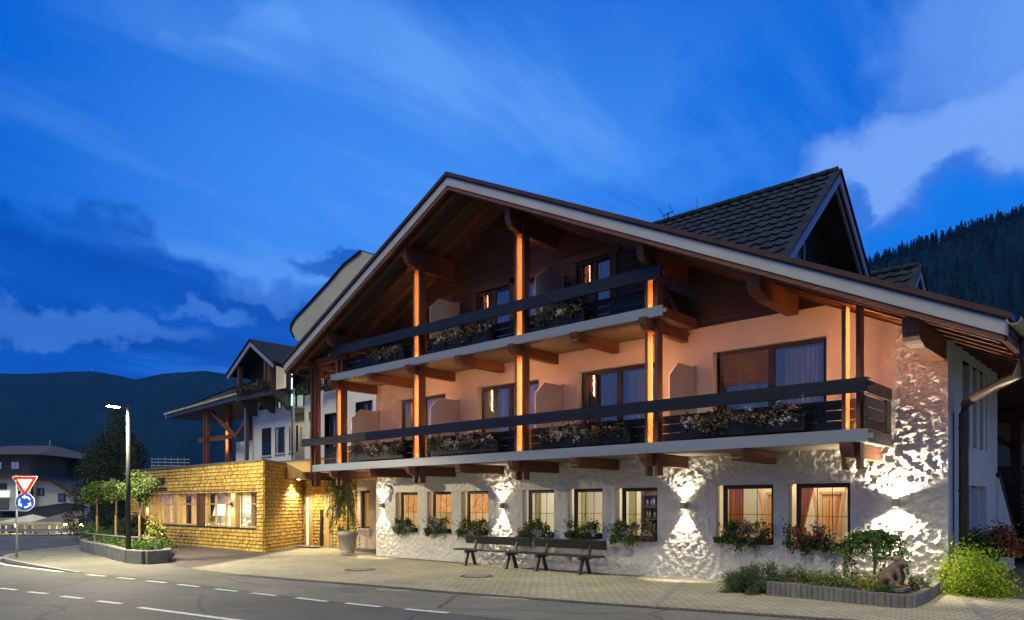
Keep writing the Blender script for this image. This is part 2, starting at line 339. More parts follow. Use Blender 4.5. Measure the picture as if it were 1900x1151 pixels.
# ------------------------------------------------------------------ mesh helpers
ROOT = {}
class MB:
    def __init__(s): s.v = []; s.f = []
    def add(s, vs, fs):
        o = len(s.v); s.v += [tuple(x) for x in vs]; s.f += [tuple(i + o for i in f) for f in fs]; return s
    def box(s, x0, x1, y0, y1, z0, z1):
        return s.add([(x0, y0, z0), (x1, y0, z0), (x1, y1, z0), (x0, y1, z0), (x0, y0, z1), (x1, y0, z1), (x1, y1, z1), (x0, y1, z1)],
                     [(0, 3, 2, 1), (4, 5, 6, 7), (0, 1, 5, 4), (1, 2, 6, 5), (2, 3, 7, 6), (3, 0, 4, 7)])
    def beam(s, p0, p1, w, h, up=(0, 0, 1)):
        p0, p1 = Vector(p0), Vector(p1); a = (p1 - p0).normalized(); sd_ = a.cross(Vector(up))
        if sd_.length < 1e-4: sd_ = Vector((1, 0, 0))
        sd_.normalize(); u = sd_.cross(a)
        vs = [p + sd_ * (i * w / 2) + u * (j * h / 2) for p in (p0, p1) for i, j in ((-1, -1), (1, -1), (1, 1), (-1, 1))]
        return s.add(vs, [(0, 1, 2, 3)[::-1], (4, 5, 6, 7), (0, 1, 5, 4), (1, 2, 6, 5), (2, 3, 7, 6), (3, 0, 4, 7)])
    def prism(s, poly, axis, a0, a1):      # polygon in the two other axes, extruded along axis
        n = len(poly)
        def pt(p, a): return {'x': (a, p[0], p[1]), 'y': (p[0], a, p[1]), 'z': (p[0], p[1], a)}[axis]
        vs = [pt(p, a0) for p in poly] + [pt(p, a1) for p in poly]
        return s.add(vs, [tuple(range(n))[::-1], tuple(range(n, 2 * n))] + [(i, (i + 1) % n, n + (i + 1) % n, n + i) for i in range(n)])
    def tube(s, pts, r, n=8, r1=None):
        pts = [Vector(p) for p in pts]; k = len(pts); vs = []; fs = []
        for i, p in enumerate(pts):
            a = (pts[min(i + 1, k - 1)] - pts[max(i - 1, 0)]).normalized()
            b = a.cross(Vector((0, 0, 1)) if abs(a.z) < .95 else Vector((1, 0, 0))).normalized(); c = a.cross(b)
            rr = r if r1 is None else r + (r1 - r) * i / (k - 1)
            vs += [p + (b * math.cos(2 * math.pi * j / n) + c * math.sin(2 * math.pi * j / n)) * rr for j in range(n)]
        for i in range(k - 1):
            fs += [(i * n + j, i * n + (j + 1) % n, (i + 1) * n + (j + 1) % n, (i + 1) * n + j) for j in range(n)]
        fs += [tuple(range(n))[::-1], tuple(range((k - 1) * n, k * n))]
        return s.add(vs, fs)
    def lathe(s, prof, c=(0, 0, 0), n=20):
        vs = [(c[0] + r * math.cos(2 * math.pi * j / n), c[1] + r * math.sin(2 * math.pi * j / n), c[2] + z) for r, z in prof for j in range(n)]
        fs = [(i * n + j, i * n + (j + 1) % n, (i + 1) * n + (j + 1) % n, (i + 1) * n + j) for i in range(len(prof) - 1) for j in range(n)]
        fs += [tuple(range(n))[::-1], tuple(range((len(prof) - 1) * n, len(prof) * n))]
        return s.add(vs, fs)
    def quad(s, a, b, c, d): return s.add([a, b, c, d], [(0, 1, 2, 3)])
    def ball(s, c, r, seg=10, rings=7, sc=(1, 1, 1)):
        prof = [(math.sin(math.pi * i / rings) * r, -math.cos(math.pi * i / rings) * r) for i in range(rings + 1)]
        prof[0] = (r * .02, prof[0][1]); prof[-1] = (r * .02, prof[-1][1])
        o = len(s.v); s.lathe(prof, (0, 0, 0), seg)
        for i in range(o, len(s.v)):
            x, y, z = s.v[i]; s.v[i] = (c[0] + x * sc[0], c[1] + y * sc[1], c[2] + z * sc[2])
        return s
    def leaves(s, P_, size, rng, flat=.0, asp=.55, out=None, jit=.35):
        P_ = np.asarray(P_, float); n = len(P_)
        if n == 0: return s
        a = rng.normal(size=(n, 3)); a[:, 2] *= 1 - flat * .6
        if out is not None: a = a * .7 + out * 1.0
        a /= np.linalg.norm(a, axis=1)[:, None] + 1e-9
        b = rng.normal(size=(n, 3)); b -= a * (a * b).sum(1)[:, None]; b /= np.linalg.norm(b, axis=1)[:, None] + 1e-9
        c = np.cross(a, b)
        L = (size * (1 + jit * rng.uniform(-1, 1, n)))[:, None]
        q = np.stack([P_ - a * L * .5, P_ + b * L * asp * .5 + c * L * .08, P_ + a * L * .5, P_ - b * L * asp * .5 + c * L * .08], 1).reshape(-1, 3)
        o = len(s.v); s.v += [tuple(x) for x in q.tolist()]
        s.f += [(o + 4 * i, o + 4 * i + 1, o + 4 * i + 2, o + 4 * i + 3) for i in range(n)]
        return s
    def build(s, name, m, parent=None, smooth=False, bevel=0., wn_=False):
        me = bpy.data.meshes.new(name)
        L = Vector((0, 0, 0))
        if parent is not None: L = ROOT.get(parent.name, L)
        vs = s.v if L.length == 0 else [(x - L[0], y - L[1], z - L[2]) for x, y, z in s.v]
        me.from_pydata(vs, [], s.f); me.update()
        o = bpy.data.objects.new(name, me); COL.objects.link(o)
        me.materials.append(M[m] if isinstance(m, str) else m)
        if smooth: me.polygons.foreach_set('use_smooth', [True] * len(me.polygons))
        if bevel:
            b = o.modifiers.new('bevel', 'BEVEL'); b.width = bevel; b.segments = 2; b.limit_method = 'ANGLE'; b.angle_limit = RAD(40)
        if parent is not None: o.parent = parent; ROOT[o.name] = L
        return o
def tag(o, label=None, cat=None, group=None, kind=None):
    if label: o['label'] = label
    if cat: o['category'] = cat
    if group: o['group'] = group
    if kind: o['kind'] = kind
    return o
def thing(name, label, cat, loc=(0, 0, 0), group=None):
    o = bpy.data.objects.new(name, None); COL.objects.link(o); o.location = loc; o.empty_display_size = .2
    ROOT[o.name] = Vector(loc); return tag(o, label, cat, group)
def copy_tree(o, parent=None):
    c = o.copy(); COL.objects.link(c); ROOT[c.name] = Vector((0, 0, 0))
    if parent is not None: c.parent = parent
    for ch in list(o.children): copy_tree(ch, c)
    return c
def light(name, kind, loc, energy, color, parent=None, **k):
    d = bpy.data.lights.new(name, kind); o = bpy.data.objects.new(name, d); COL.objects.link(o)
    d.energy = energy; d.color = color
    aim = k.pop('aim', None)
    for a, b in k.items(): setattr(d, a, b)
    L = ROOT.get(parent.name, Vector((0, 0, 0))) if parent is not None else Vector((0, 0, 0))
    o.location = Vector(loc) - L
    if aim is not None: o.rotation_euler = Vector(aim).to_track_quat('-Z', 'Y').to_euler()
    if parent is not None: o.parent = parent
    return o
def zg(x):
    return float(np.interp(x, [-400, -75, -35, -30, -11, -7.5, -3.2, 60], [-1.0, -.8, -.2, -.14, -.14, -.09, 0, 0]))
XCUTS = [-400, -75, -35, -30, -26, -21.5, -11, -7.5, -3.2]
def sheet(name, poly, dz, m, zf=None):
    bm = bmesh.new(); bm.faces.new([bm.verts.new((x, y, 0)) for x, y in poly])
    for c in XCUTS:
        bmesh.ops.bisect_plane(bm, geom=bm.verts[:] + bm.edges[:] + bm.faces[:], plane_co=(c, 0, 0), plane_no=(1, 0, 0))
    for v in bm.verts: v.co.z = (zf or zg)(v.co.x) + dz
    bmesh.ops.triangulate(bm, faces=[f for f in bm.faces if len(f.verts) > 4])
    bmesh.ops.recalc_face_normals(bm, faces=bm.faces)
    if sum(f.normal.z for f in bm.faces) < 0: bmesh.ops.reverse_faces(bm, faces=bm.faces)
    me = bpy.data.meshes.new(name); bm.to_mesh(me); bm.free(); me.materials.append(M[m])
    o = bpy.data.objects.new(name, me); COL.objects.link(o); o['kind'] = 'structure'
    return o
def PXY(u, Y):
    r = (u - 950) / FPX; return Y * (r * SN - CS) / (SN + CS * r)
rngs = lambda k: np.random.default_rng(k)
# ------------------------------------------------------------------ ground, road, paving
sheet('ground', [(-400, -120), (60, -120), (60, 420), (-400, 420)], 0, 'asphalt')
far_ = MB()
for x0, x1, y0, y1 in ((-2600, -400, -900, 1800), (60, 2200, -900, 1800), (-400, 60, -900, -120), (-400, 60, 420, 1800)):
    far_.quad((x0, y0, -1.2), (x1, y0, -1.2), (x1, y1, -1.2), (x0, y1, -1.2))
tag(far_.build('terrain', 'meadow'), kind='structure')
def raised(x): return zg(x) + .10 * min(1, max(0, (-21.5 - x) / 4.5))
WALK = [(-21.3, 6.5), (-25.7, 6.10), (-27.3, 6.18), (-28.9, 6.6), (-30.4, 7.35), (-31.8, 8.4), (-33.3, 9.6), (-35.2, 11.0), (-39, 13.6), (-39, 18), (-25.4, 18), (-24.0, 13.4), (-20.6, 9.2), (-17.5, 9.05), (-17.5, 7.22)]
sheet('pavement', WALK, .006, 'walk', raised)
sheet('roadside_strip', [(-17.5, 7.15), (-11.3, 7.75), (-5, 8.4), (6, 9.6), (6, 11.9), (-5.65, 10.7), (-10.1, 10.25), (-14.7, 9.5), (-17.5, 9.1)], .004, 'asphalt2')
sheet('cream_paving', [(-20.5, 9.0), (-17.5, 9.05), (-14.7, 9.55), (-10.1, 10.3), (-5.65, 10.75), (6, 11.95), (8, 40), (-3.4, 40), (-3.4, 15.7), (-20.7, 15.7), (-20.7, 16.6), (-25.6, 17.2), (-25.3, 15.5)], .010, 'paver', lambda x: raised(x) if x < -21.5 else zg(x))
sheet('dark_paving', [(-20.5, 9.0), (-25.3, 15.5), (-26.4, 17), (-37, 17), (-37, 12.9), (-31.0, 11.3), (-22.4, 9.2)], .012, 'paverd', raised)
sheet('grass_paving', [(-1.55, 13.0), (-1.0, 11.5), (6, 12.2), (8, 40), (-1.6, 26)], .016, 'paverg')
sheet('side_path', [(-3.15, 15.9), (-1.75, 15.2), (-1.8, 26), (-1.8, 34), (-7, 34), (-7, 20.6), (-3.15, 20.4)], .016, 'paverd')
# kerb
kb = MB(); KP = [Vector((x, y, 0)) for x, y in WALK[:9]]
for a, b in zip(KP[:-1], KP[1:]):
    n = max(1, int((b - a).length / 1.0))
    for i in range(n):
        p = a + (b - a) * (i / n); q = a + (b - a) * ((i + .985) / n)
        za, zb = raised(p.x) + .012, raised(q.x) + .012
        kb.beam((p.x, p.y, za - .11), (q.x, q.y, zb - .11), .13, .24)
tag(kb.build('kerb', 'kerb', bevel=.012), kind='structure')
# painted markings
def mark(name, segs, w):
    for (x0, y0), (x1, y1) in segs:
        d = Vector((x1 - x0, y1 - y0)); nrm = Vector((-d.y, d.x)).normalized() * w / 2
        sheet(name, [(x0 + nrm.x, y0 + nrm.y), (x0 - nrm.x, y0 - nrm.y), (x1 - nrm.x, y1 - nrm.y), (x1 + nrm.x, y1 + nrm.y)], .008, 'paint')
def at_g(u, v, z=-.14):
    zc = (HC - z) * FPX / (v - VYH); xc = zc * (u - 950) / FPX
    return (SN * xc - CS * zc, SN * zc + CS * xc)
mark('edge_dash_marking', [(at_g(a, b), at_g(c, d)) for a, b, c, d in [(162, 1067, 195, 1070), (218, 1072.5, 250, 1075.5), (272, 1078.5, 308, 1082), (330, 1085, 369, 1089.5), (400, 1093.5, 440, 1098), (467, 1101, 512, 1106), (549, 1110, 607, 1117), (643, 1120, 706, 1128), (752, 1133, 832, 1142)]], .12)
mark('centre_dash_marking', [(at_g(a, b), at_g(c, d)) for a, b, c, d in [(0, 1092, 31, 1095.5), (52, 1099, 88, 1102.5), (114, 1107, 153, 1111.5), (181, 1116, 225, 1121)]] + [(at_g(258, 1128), at_g(455, 1154))], .12)
mark('strip_dash_marking', [(at_g(a, b), at_g(c, d)) for a, b, c, d in [(892, 1109.5, 980, 1116), (1162, 1130.5, 1230, 1136), (700, 1094, 760, 1097)]], .06)
EL = [(-21.9, 6.25), (-25.7, 5.85), (-27.4, 5.92), (-29.1, 6.4), (-30.7, 7.2), (-32.1, 8.2)]
mark('edge_line_marking', list(zip(EL[:-1], EL[1:])), .14)
# drainage channel of setts between paving and strip
ch = [(-17.6, 8.98), (-15.1, 9.4), (-12.7, 9.85), (-10.1, 10.2), (-5.6, 10.65), (5, 11.8)]
for a, b in zip(ch[:-1], ch[1:]): pass
sheet('drainage_channel', [(x, y - .10) for x, y in ch] + [(x, y + .14) for x, y in ch[::-1]], .014, 'cobble')
sheet('light_paving_seam', [(-20.55, 9.0), (-20.40, 9.0), (-25.2, 15.5), (-25.35, 15.5)], .015, 'kerb', raised)
sheet('light_paving_seam', [(-6.6, 10.62), (-6.46, 10.62), (-8.55, 15.5), (-8.69, 15.5)], .015, 'kerb')
sheet('light_paving_seam', [(-1.75, 11.2), (-1.6, 11.2), (-2.95, 15.55), (-3.1, 15.55)], .017, 'kerb')
sheet('light_paving_seam', [(-1.5, 13.0), (-1.3, 13.0), (-1.5, 26), (-1.7, 26)], .018, 'kerb')
sheet('plinth_strip', [(-20.6, 15.28), (-6.2, 15.28), (-6.2, 15.55), (-20.6, 15.55)], .020, 'plinth')
def manhole(x, y, label):
    t = thing('manhole_cover', label, 'manhole cover', (x, y, zg(x) + .012), 'manhole covers in the paving')
    z = zg(x) + .012
    MB().lathe([(.42, 0), (.42, .010), (.33, .010), (.33, .004)], (x, y, z), 32).build('ring', 'iron', t)
    lid = MB().lathe([(.315, -.002), (.315, .012), (.30, .014)], (x, y, z), 32)
    lid.build('lid', 'kerb', t)
manhole(-12.95, 12.85, 'round manhole cover in the paving in front of the benches')
manhole(-16.6, 11.95, 'round manhole cover in the paving nearer the potted weeping tree')

# ------------------------------------------------------------------ hotel
YF, XL, XR, RX, RZ, RS = 15.6, -20.71, -3.21, -14.65, 10.67, .477
def zr(x): return RZ - RS * abs(x - RX)
hotel = thing('hotel', 'large timber and white plaster chalet hotel with glowing balcony posts', 'hotel', (-12, 16, 0))
GW = [(-19.64, -18.47, .75, 2.07), (-18.01, -16.86, .75, 2.07), (-16.41, -15.24, .74, 2.07), (-13.88, -12.71, .75, 2.07), (-12.24, -11.09, .76, 2.08), (-10.69, -9.45, .74, 2.08), (-7.91, -6.55, .77, 2.10), (-6.22, -4.95, .72, 2.10)]
FW = [(-19.57, -17.13, 3.0, 5.19), (-15.74, -13.26, 3.0, 5.19), (-11.9, -9.50, 3.0, 5.19), (-7.97, -5.42, 3.0, 5.17)]
def wall_grid(x0, x1, z0, z1, step, holes, amp, y=YF, ztop=None, seed=0, edge=.10):
    def lines(a, b, cuts):
        cs = sorted({a, b} | {c for c in cuts if a < c < b}); r = []
        for p, q in zip(cs[:-1], cs[1:]):
            n = max(1, round((q - p) / step)); r += [p + (q - p) * i / n for i in range(n)]
        return r + [b]
    xs = lines(x0, x1, [h[i] for h in holes for i in (0, 1)]); zs = lines(z0, z1, [h[i] for h in holes for i in (2, 3)])
    b = MB(); nx = len(xs)
    for z in zs:
        for x in xs:
            k = 1.
            for h in holes:
                dx = max(h[0] - x, 0, x - h[1]); dz = max(h[2] - z, 0, z - h[3])
                k = min(k, math.hypot(dx, dz) / edge)
            k = min(k, (x1 - x) / .12, (x - x0) / .12); k = max(0, min(1, k))
            a = amp(x, z) if callable(amp) else amp
            d = 0
            if a:
                p = Vector((x * 1.0, z * 1.0, seed))
                n = noise.fractal(p * 8.0, .7, 2.2, 3) * .8 + (.5 - abs(noise.noise(Vector((x * 9, z * 12, seed + 9))) ) * 2.2) * .5 + noise.noise(p * 24.0) * .42
                d = a * max(-1.2, min(1.6, n)) * k
            zz = z if ztop is None else min(z, ztop(x))
            b.v.append((x, y - d, zz))
    for j in range(len(zs) - 1):
        zc = (zs[j] + zs[j + 1]) / 2
        for i in range(nx - 1):
            xc = (xs[i] + xs[i + 1]) / 2
            if any(h[0] < xc < h[1] and h[2] < zc < h[3] for h in holes): continue
            if ztop is not None and min(zs[j], ztop(xs[i])) >= ztop(xs[i]) - 1e-6 and min(zs[j], ztop(xs[i + 1])) >= ztop(xs[i + 1]) - 1e-6: continue
            o = j * nx + i; b.f.append((o, o + 1, o + nx + 1, o + nx))
    return b
def amp_g(x, z):
    return .028 + .012 * min(1, max(0, (x + 5.0) / .6))
wall_grid(XL, XR, -.25, 2.86, .030, GW, amp_g, seed=2).build('ground_floor_wall', 'plaster', hotel, True)
wall_grid(-4.12, XR, 2.86, 5.2, .028, [], .044, ztop=lambda x: zr(x) - .40, seed=5).build('corner_pier', 'plaster', hotel, True)
wall_grid(XL, -4.12, 2.86, 5.80, .09, FW, .010, ztop=lambda x: zr(x) - .40, seed=9).build('upper_floor_wall', 'render', hotel, True)
# end walls
sw = wall_grid(XR, XR + 5.0, -.2, 5.0, .10, [(XR + 1.2, XR + 3.75, .05, 2.05), (XR + 1.25, XR + 3.75, 2.85, 4.55)], .008, seed=14, ztop=lambda x: 4.9)
sw.v = [(XR - (y - YF), YF + (x - XR), z) for x, y, z in sw.v]
sw.build('side_wall', 'whitewall', hotel, True)
ins = MB().box(XR - .34, XR - .30, YF + 1.2, YF + 3.8, 0, 4.6)
ins.build('recess_back', 'soffit', hotel)
mu = MB()
for z0, z1, w in ((.05, 2.05, .0), (2.85, 4.55, .0)):
    for k in range(4):
        if z0 > 1 and k == 0: continue
        y = YF + 1.22 + k * .82 if z0 < 1 else YF + 1.28 + k * .70
        mu.box(XR - .30, XR - .01, y, y + (.05 if z0 < 1 else .30), z0, z1)
    mu.box(XR - .32, XR, YF + 1.19, YF + 1.20, z0, z1); mu.box(XR - .32, XR, YF + 3.75, YF + 3.76, z0, z1)
mu.build('louvre_fins', 'whitewall', hotel)
pn = MB()
for k in range(3): pn.box(XR - .29, XR - .27, YF + 1.27 + k * .82, YF + 2.0 + k * .82, .05, 2.05)
pn.build('lit_recess_panel', 'cream', hotel)
lw = MB().box(XL, XL + .2, YF + .05, YF + 14, -.2, 7.3); lw.build('side_wall', 'whitewall', hotel)
MB().box(XL, XR - .05, YF + 5.02, YF + 5.15, -.2, 4.4).build('rear_wall', 'whitewall', hotel)
MB().box(XL + .2, XR - .36, YF + .21, YF + 5.0, 2.70, 2.95).build('floor_slab', 'cream', hotel)
MB().box(XL + .2, XR - .9, YF + .30, YF + 5.0, 5.40, 5.5).build('floor_slab', 'cream', hotel)

# windows
def window(name, x0, x1, z0, z1, y, leaves_, fw=.07, dep=.07, glass='glass', bars=None, m='frame', parent=hotel):
    f = MB(); f.box(x0, x0 + fw, y, y + dep, z0, z1); f.box(x1 - fw, x1, y, y + dep, z0, z1)
    f.box(x0 + fw, x1 - fw, y, y + dep, z1 - fw, z1); f.box(x0 + fw, x1 - fw, y, y + dep, z0, z0 + fw)
    n = leaves_; w = (x1 - x0 - 2 * fw) / n
    for i in range(1, n):
        c = x0 + fw + i * w; f.box(c - fw * .7, c + fw * .7, y - .004, y + dep, z0 + fw, z1 - fw)
    o = f.build(name, m, parent, bevel=.006)
    for i in range(n):
        a = x0 + fw + i * w + (fw * .7 if i else 0); b_ = x0 + fw + (i + 1) * w - (fw * .7 if i < n - 1 else 0)
        MB().box(a, b_, y + .035, y + .041, z0 + fw, z1 - fw).build('pane', glass, o)
    if bars:
        g = MB()
        for fx in bars[0]:
            c = x0 + fw + fx * (x1 - x0 - 2 * fw); g.box(c - .006, c + .006, y + .024, y + .034, z0 + fw, z1 - fw)
        for fz in bars[1]:
            c = z0 + fw + fz * (z1 - z0 - 2 * fw); g.box(x0 + fw, x1 - fw, y + .020, y + .034, c - .006, c + .006)
        g.build('glazing_bar', 'frame', o)
    return o
def surround(w, a, b_, c, d, sill):
    rv = MB()
    for q in ((a - .005, a), (b_, b_ + .005)): rv.box(q[0], q[1], YF - .002, YF + .20, c, d)
    rv.box(a, b_, YF - .002, YF + .20, d, d + .005)
    rv.build('reveal', 'reveal', w)
    if sill: MB().box(a - .05, b_ + .05, YF - .05, YF + .18, c - .035, c - .002).build('sill', 'reveal', w, bevel=.006)
def drape(name, x0, x1, z0, z1, y, m, parent, amp=.03, wl_=.11, tie=None):
    b = MB(); n = max(6, int((x1 - x0) / .018)); rows = 10
    for j in range(rows + 1):
        t = j / rows; z = z0 + (z1 - z0) * t
        for i in range(n + 1):
            s_ = i / n; x = x0 + (x1 - x0) * s_
            if tie: x = x0 + (x1 - x0) * s_ * (tie + (1 - tie) * abs(t - .25) / .75)
            b.v.append((x, y + amp * math.sin((x0 + (x1 - x0) * s_) * 6.283 / wl_ + 1.3 * math.sin(s_ * 9)), z))
    for j in range(rows):
        for i in range(n): o = j * (n + 1) + i; b.f.append((o, o + 1, o + n + 2, o + n + 1))
    return b.build(name, m, parent, True)
for i, (a, b_, c, d) in enumerate(GW):
    w = window('window', a + .12, b_ - .01, c, d, YF + .13, 1, .09, .07, bars=((.33, .66), (.50,)) if i < 6 else ((.36, .68), (.50,)))
    surround(w, a, b_, c, d, True)
    if i < 3:
        lc = MB(); n = 40
        for k in range(n + 1):
            x = a + .2 + (b_ - a - .3) * k / n
            lc.v += [(x, YF + .30 + .012 * math.sin(k * 1.3), d), (x, YF + .30 + .012 * math.sin(k * 1.3), c + .62 + .05 * abs(math.sin(k * .5)))]
        lc.f = [(2 * k, 2 * k + 2, 2 * k + 3, 2 * k + 1) for k in range(n)]
        lc.build('lace_valance', 'lace', w)
    elif i < 6: drape('curtain', a + .20, a + .44, c, d, YF + .34, 'curtainy', w)
    elif i == 6: drape('curtain', a + .16, a + .52, c, d, YF + .36, 'curtaino', w)
    else: drape('curtain', a + .05, a + .42, c, d, YF + .36, 'curtaino', w, tie=.35)
for i, (a, b_, c, d) in enumerate(FW):
    w = window('window', a + .10, b_ - .01, c, d, YF + .13, 2, .10, .08, 'glassr')
    surround(w, a, b_, c, d, False)
    mid = (a + b_) / 2 + .05
    if i == 3:
        sh = MB()
        for k in range(13): sh.box(a + .20, mid - .07, YF + .128, YF + .155, d - .13 - k * .055, d - .085 - k * .055)
        sh.build('roller_shutter', 'blind', w)
        drape('curtain', a + .45, a + .85, 3.05, 5.1, YF + .34, 'curtain', w); drape('curtain', mid + .2, b_ - .1, 3.05, 5.05, YF + .34, 'curtain', w)
    elif i == 0:
        drape('curtain', a + .15, b_ - .15, 3.05, 5.1, YF + .5, 'curtain', w)
    else:
        drape('curtain', a + .55, mid - .05, 3.05, 5.1, YF + .4, 'curtain', w); drape('curtain', mid + .1, b_ - .1, 3.05, 5.1, YF + .36, 'curtain', w)
        rl = MB(); rl.box(a + .24, a + .26, YF + .10, YF + .125, 3.1, 5.05); rl.build('leaf_edge', 'board', w)
# rooms
def room(x0, x1, y0, y1, z0, z1, wall, floor='warmwood', nm='room_wall'):
    b = MB(); b.quad((x0, y1, z0), (x1, y1, z0), (x1, y1, z1), (x0, y1, z1))
    b.quad((x0, y0, z0), (x0, y1, z0), (x0, y1, z1), (x0, y0, z1)); b.quad((x1, y0, z0), (x1, y1, z0), (x1, y1, z1), (x1, y0, z1))
    b.quad((x0, y0, z1 - .01), (x1, y0, z1 - .01), (x1, y1, z1 - .01), (x0, y1, z1 - .01))
    b.build(nm, wall, hotel)
    MB().quad((x0, y0, z0 + .01), (x1, y0, z0 + .01), (x1, y1, z0 + .01), (x0, y1, z0 + .01)).build('room_floor', floor, hotel)
room(-20.4, -14.35, YF + .22, 18.6, 0, 2.68, 'cream'); room(-14.25, -9.05, YF + .22, 19.2, 0, 2.68, 'cream'); room(-8.95, -3.6, YF + .22, 19.4, 0, 2.68, 'cream')
room(-20.4, -16.45, YF + .35, 18.6, 2.97, 5.38, 'cream'); room(-16.35, -12.6, YF + .35, 18.6, 2.97, 5.38, 'cream')
room(-12.5, -8.9, YF + .35, 18.6, 2.97, 5.38, 'villwood'); room(-8.8, -4.9, YF + .35, 18.6, 2.97, 5.1, 'villwood')
for x, y, z, e, col, sx, sy in ((-17.4, 17.2, 2.6, 120, (1, .72, .38), 5, 1.6), (-11.6, 17.6, 2.6, 120, (1, .93, .74), 4.4, 2.2), (-6.3, 17.7, 2.6, 130, (1, .86, .60), 4.2, 2.4), (-18.4, 17.2, 5.3, 26, (1, .85, .58), 2, 1), (-14.5, 17.2, 5.3, 16, (1, .76, .45), 2, 1)):
    light('room_light', 'AREA', (x, y, z), e, col, hotel, shape='RECTANGLE', size=sx, size_y=sy, aim=(0, 0, -1))
# arches and cupboard doors at the back of the right-hand room, panelled bench backs in the left-hand one
ar = MB()
for xc, hw in ((-9.9, .75), (-8.35, .47), (-6.98, .45), (-5.62, .47)):
    pts = []
    for k in range(13):
        t = -1 + 2 * k / 12; pts.append((xc + hw * t, 18.3, .9 + 1.55 * (1 - abs(t) ** 2.2) ** .75 if abs(t) < 1 else .9))
    if xc > -8.9: ar.tube([(xc - hw, 18.3, 0)] + pts + [(xc + hw, 18.3, 0)], .042, 6)
ar.build('room_arch', 'warmwood', hotel)
cp = MB()
for xc in (-7.66, -6.3, -4.7):
    cp.box(xc - .19, xc + .19, 18.34, 18.6, 0, 1.9); cp.box(xc - .24, xc + .24, 18.30, 18.62, 1.9, 1.98)
    cp.box(xc - .16, xc - .015, 18.315, 18.34, .2, 1.78); cp.box(xc + .015, xc + .16, 18.315, 18.34, .2, 1.78)
cp.build('cupboard_front', 'warmwood', hotel, bevel=.01)
MB().box(-8.9, -3.7, 18.62, 18.66, 0, 2.6).build('room_wall', 'cream', hotel)
# bar shelf with bottles
bx0, bx1, by = -11.45, -9.95, 18.0
bar = thing('bar_shelf', 'dark bar shelf with rows of bottles seen through the sixth ground floor window', 'shelf', (bx0, by, 0))
bb = MB(); bb.box(bx0, bx0 + .05, by, by + .3, 0, 2.2); bb.box(bx1 - .05, bx1, by, by + .3, 0, 2.2); bb.box(bx0, bx1, by + .3, by + .33, 0, 2.2); bb.build('frame', 'darkwood', bar)
for z in (.9, 1.25, 1.6, 1.95): MB().box(bx0 + .05, bx1 - .05, by + .02, by + .3, z - .03, z).build('shelf', 'darkwood', bar)
bt = MB().lathe([(.036, 0), (.038, .17), (.014, .21), (.013, .29)], n=8).build('bottle', 'bottle', None, True)
bt.location = (bx0 + .13, by + .12, .9)
tag(bt, 'small glass bottle standing on the bar shelf behind the window', 'bottle', 'bottles on the bar shelf')
k = 0
for z in (.9, 1.25, 1.6):
    for i in range(11):
        k += 1
        if k == 1: continue
        c = bt.copy(); COL.objects.link(c); c.location = (bx0 + .13 + i * .125 + random.uniform(-.015, .015), by + .12 + random.uniform(-.03, .05), z); c.scale = (1, 1, random.uniform(.8, 1.0))

# timber gable of the attic with its windows
AW = [(-18.15, -17.05, 5.95, 7.98), (-15.69, -14.34, 5.95, 8.02), (-13.95, -13.15, 5.95, 8.0), (-11.89, -10.80, 5.95, 8.09)]
cb_ = MB(); z = 5.80; bh = .185
while z < 10.3:
    zt = z + bh
    hw0, hw1 = (RZ - .45 - z) / RS, (RZ - .45 - zt) / RS
    if hw1 < .1: break
    segs = [(max(XL, RX - hw0), min(-4.9, RX + hw0))]
    for a, b_, c, d in AW:
        if c < z + bh / 2 < d:
            ns = []
            for p, q in segs:
                if p < a and q > b_: ns += [(p, a), (b_, q)]
                else: ns.append((p, q))
            segs = ns
    jit = random.uniform(-.004, .004)
    for p, q in segs:
        p1, q1 = max(p, RX - hw1), min(q, RX + hw1)
        cb_.add([(p, YF - .03 + jit, z + .006), (q, YF - .03 + jit, z + .006), (q, YF + .05, z + .006), (p, YF + .05, z + .006), (p1, YF - .014 + jit, zt), (q1, YF - .014 + jit, zt), (q1, YF + .05, zt), (p1, YF + .05, zt)],
                [(0, 3, 2, 1), (4, 5, 6, 7), (0, 1, 5, 4), (1, 2, 6, 5), (2, 3, 7, 6), (3, 0, 4, 7)])
    z = zt
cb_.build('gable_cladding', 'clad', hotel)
for i, (a, b_, c, d) in enumerate(AW):
    w = window('window', a, b_, c, d, YF + .02, 2 if i in (1, 3) else 1, .08, .08, 'glassr')
    t = MB(); t.box(a - .20, a - .002, YF - .07, YF + .0, c, d + .02); t.box(b_ + .002, b_ + .20, YF - .07, YF + .0, c, d + .02)
    t.prism([(a - .32, d + .02), (b_ + .30, d + .02), (b_ + .36, d + .20), (a - .38, d + .20)], 'y', YF - .09, YF)
    t.build('window_trim', 'trim', w, bevel=.008)
    drape('curtain', a + .12, b_ - .12, c, d, YF + .3, 'curtain', w)
    MB().box(a, b_, YF + .9, YF + .95, c, d).build('dark_room', 'black', w)

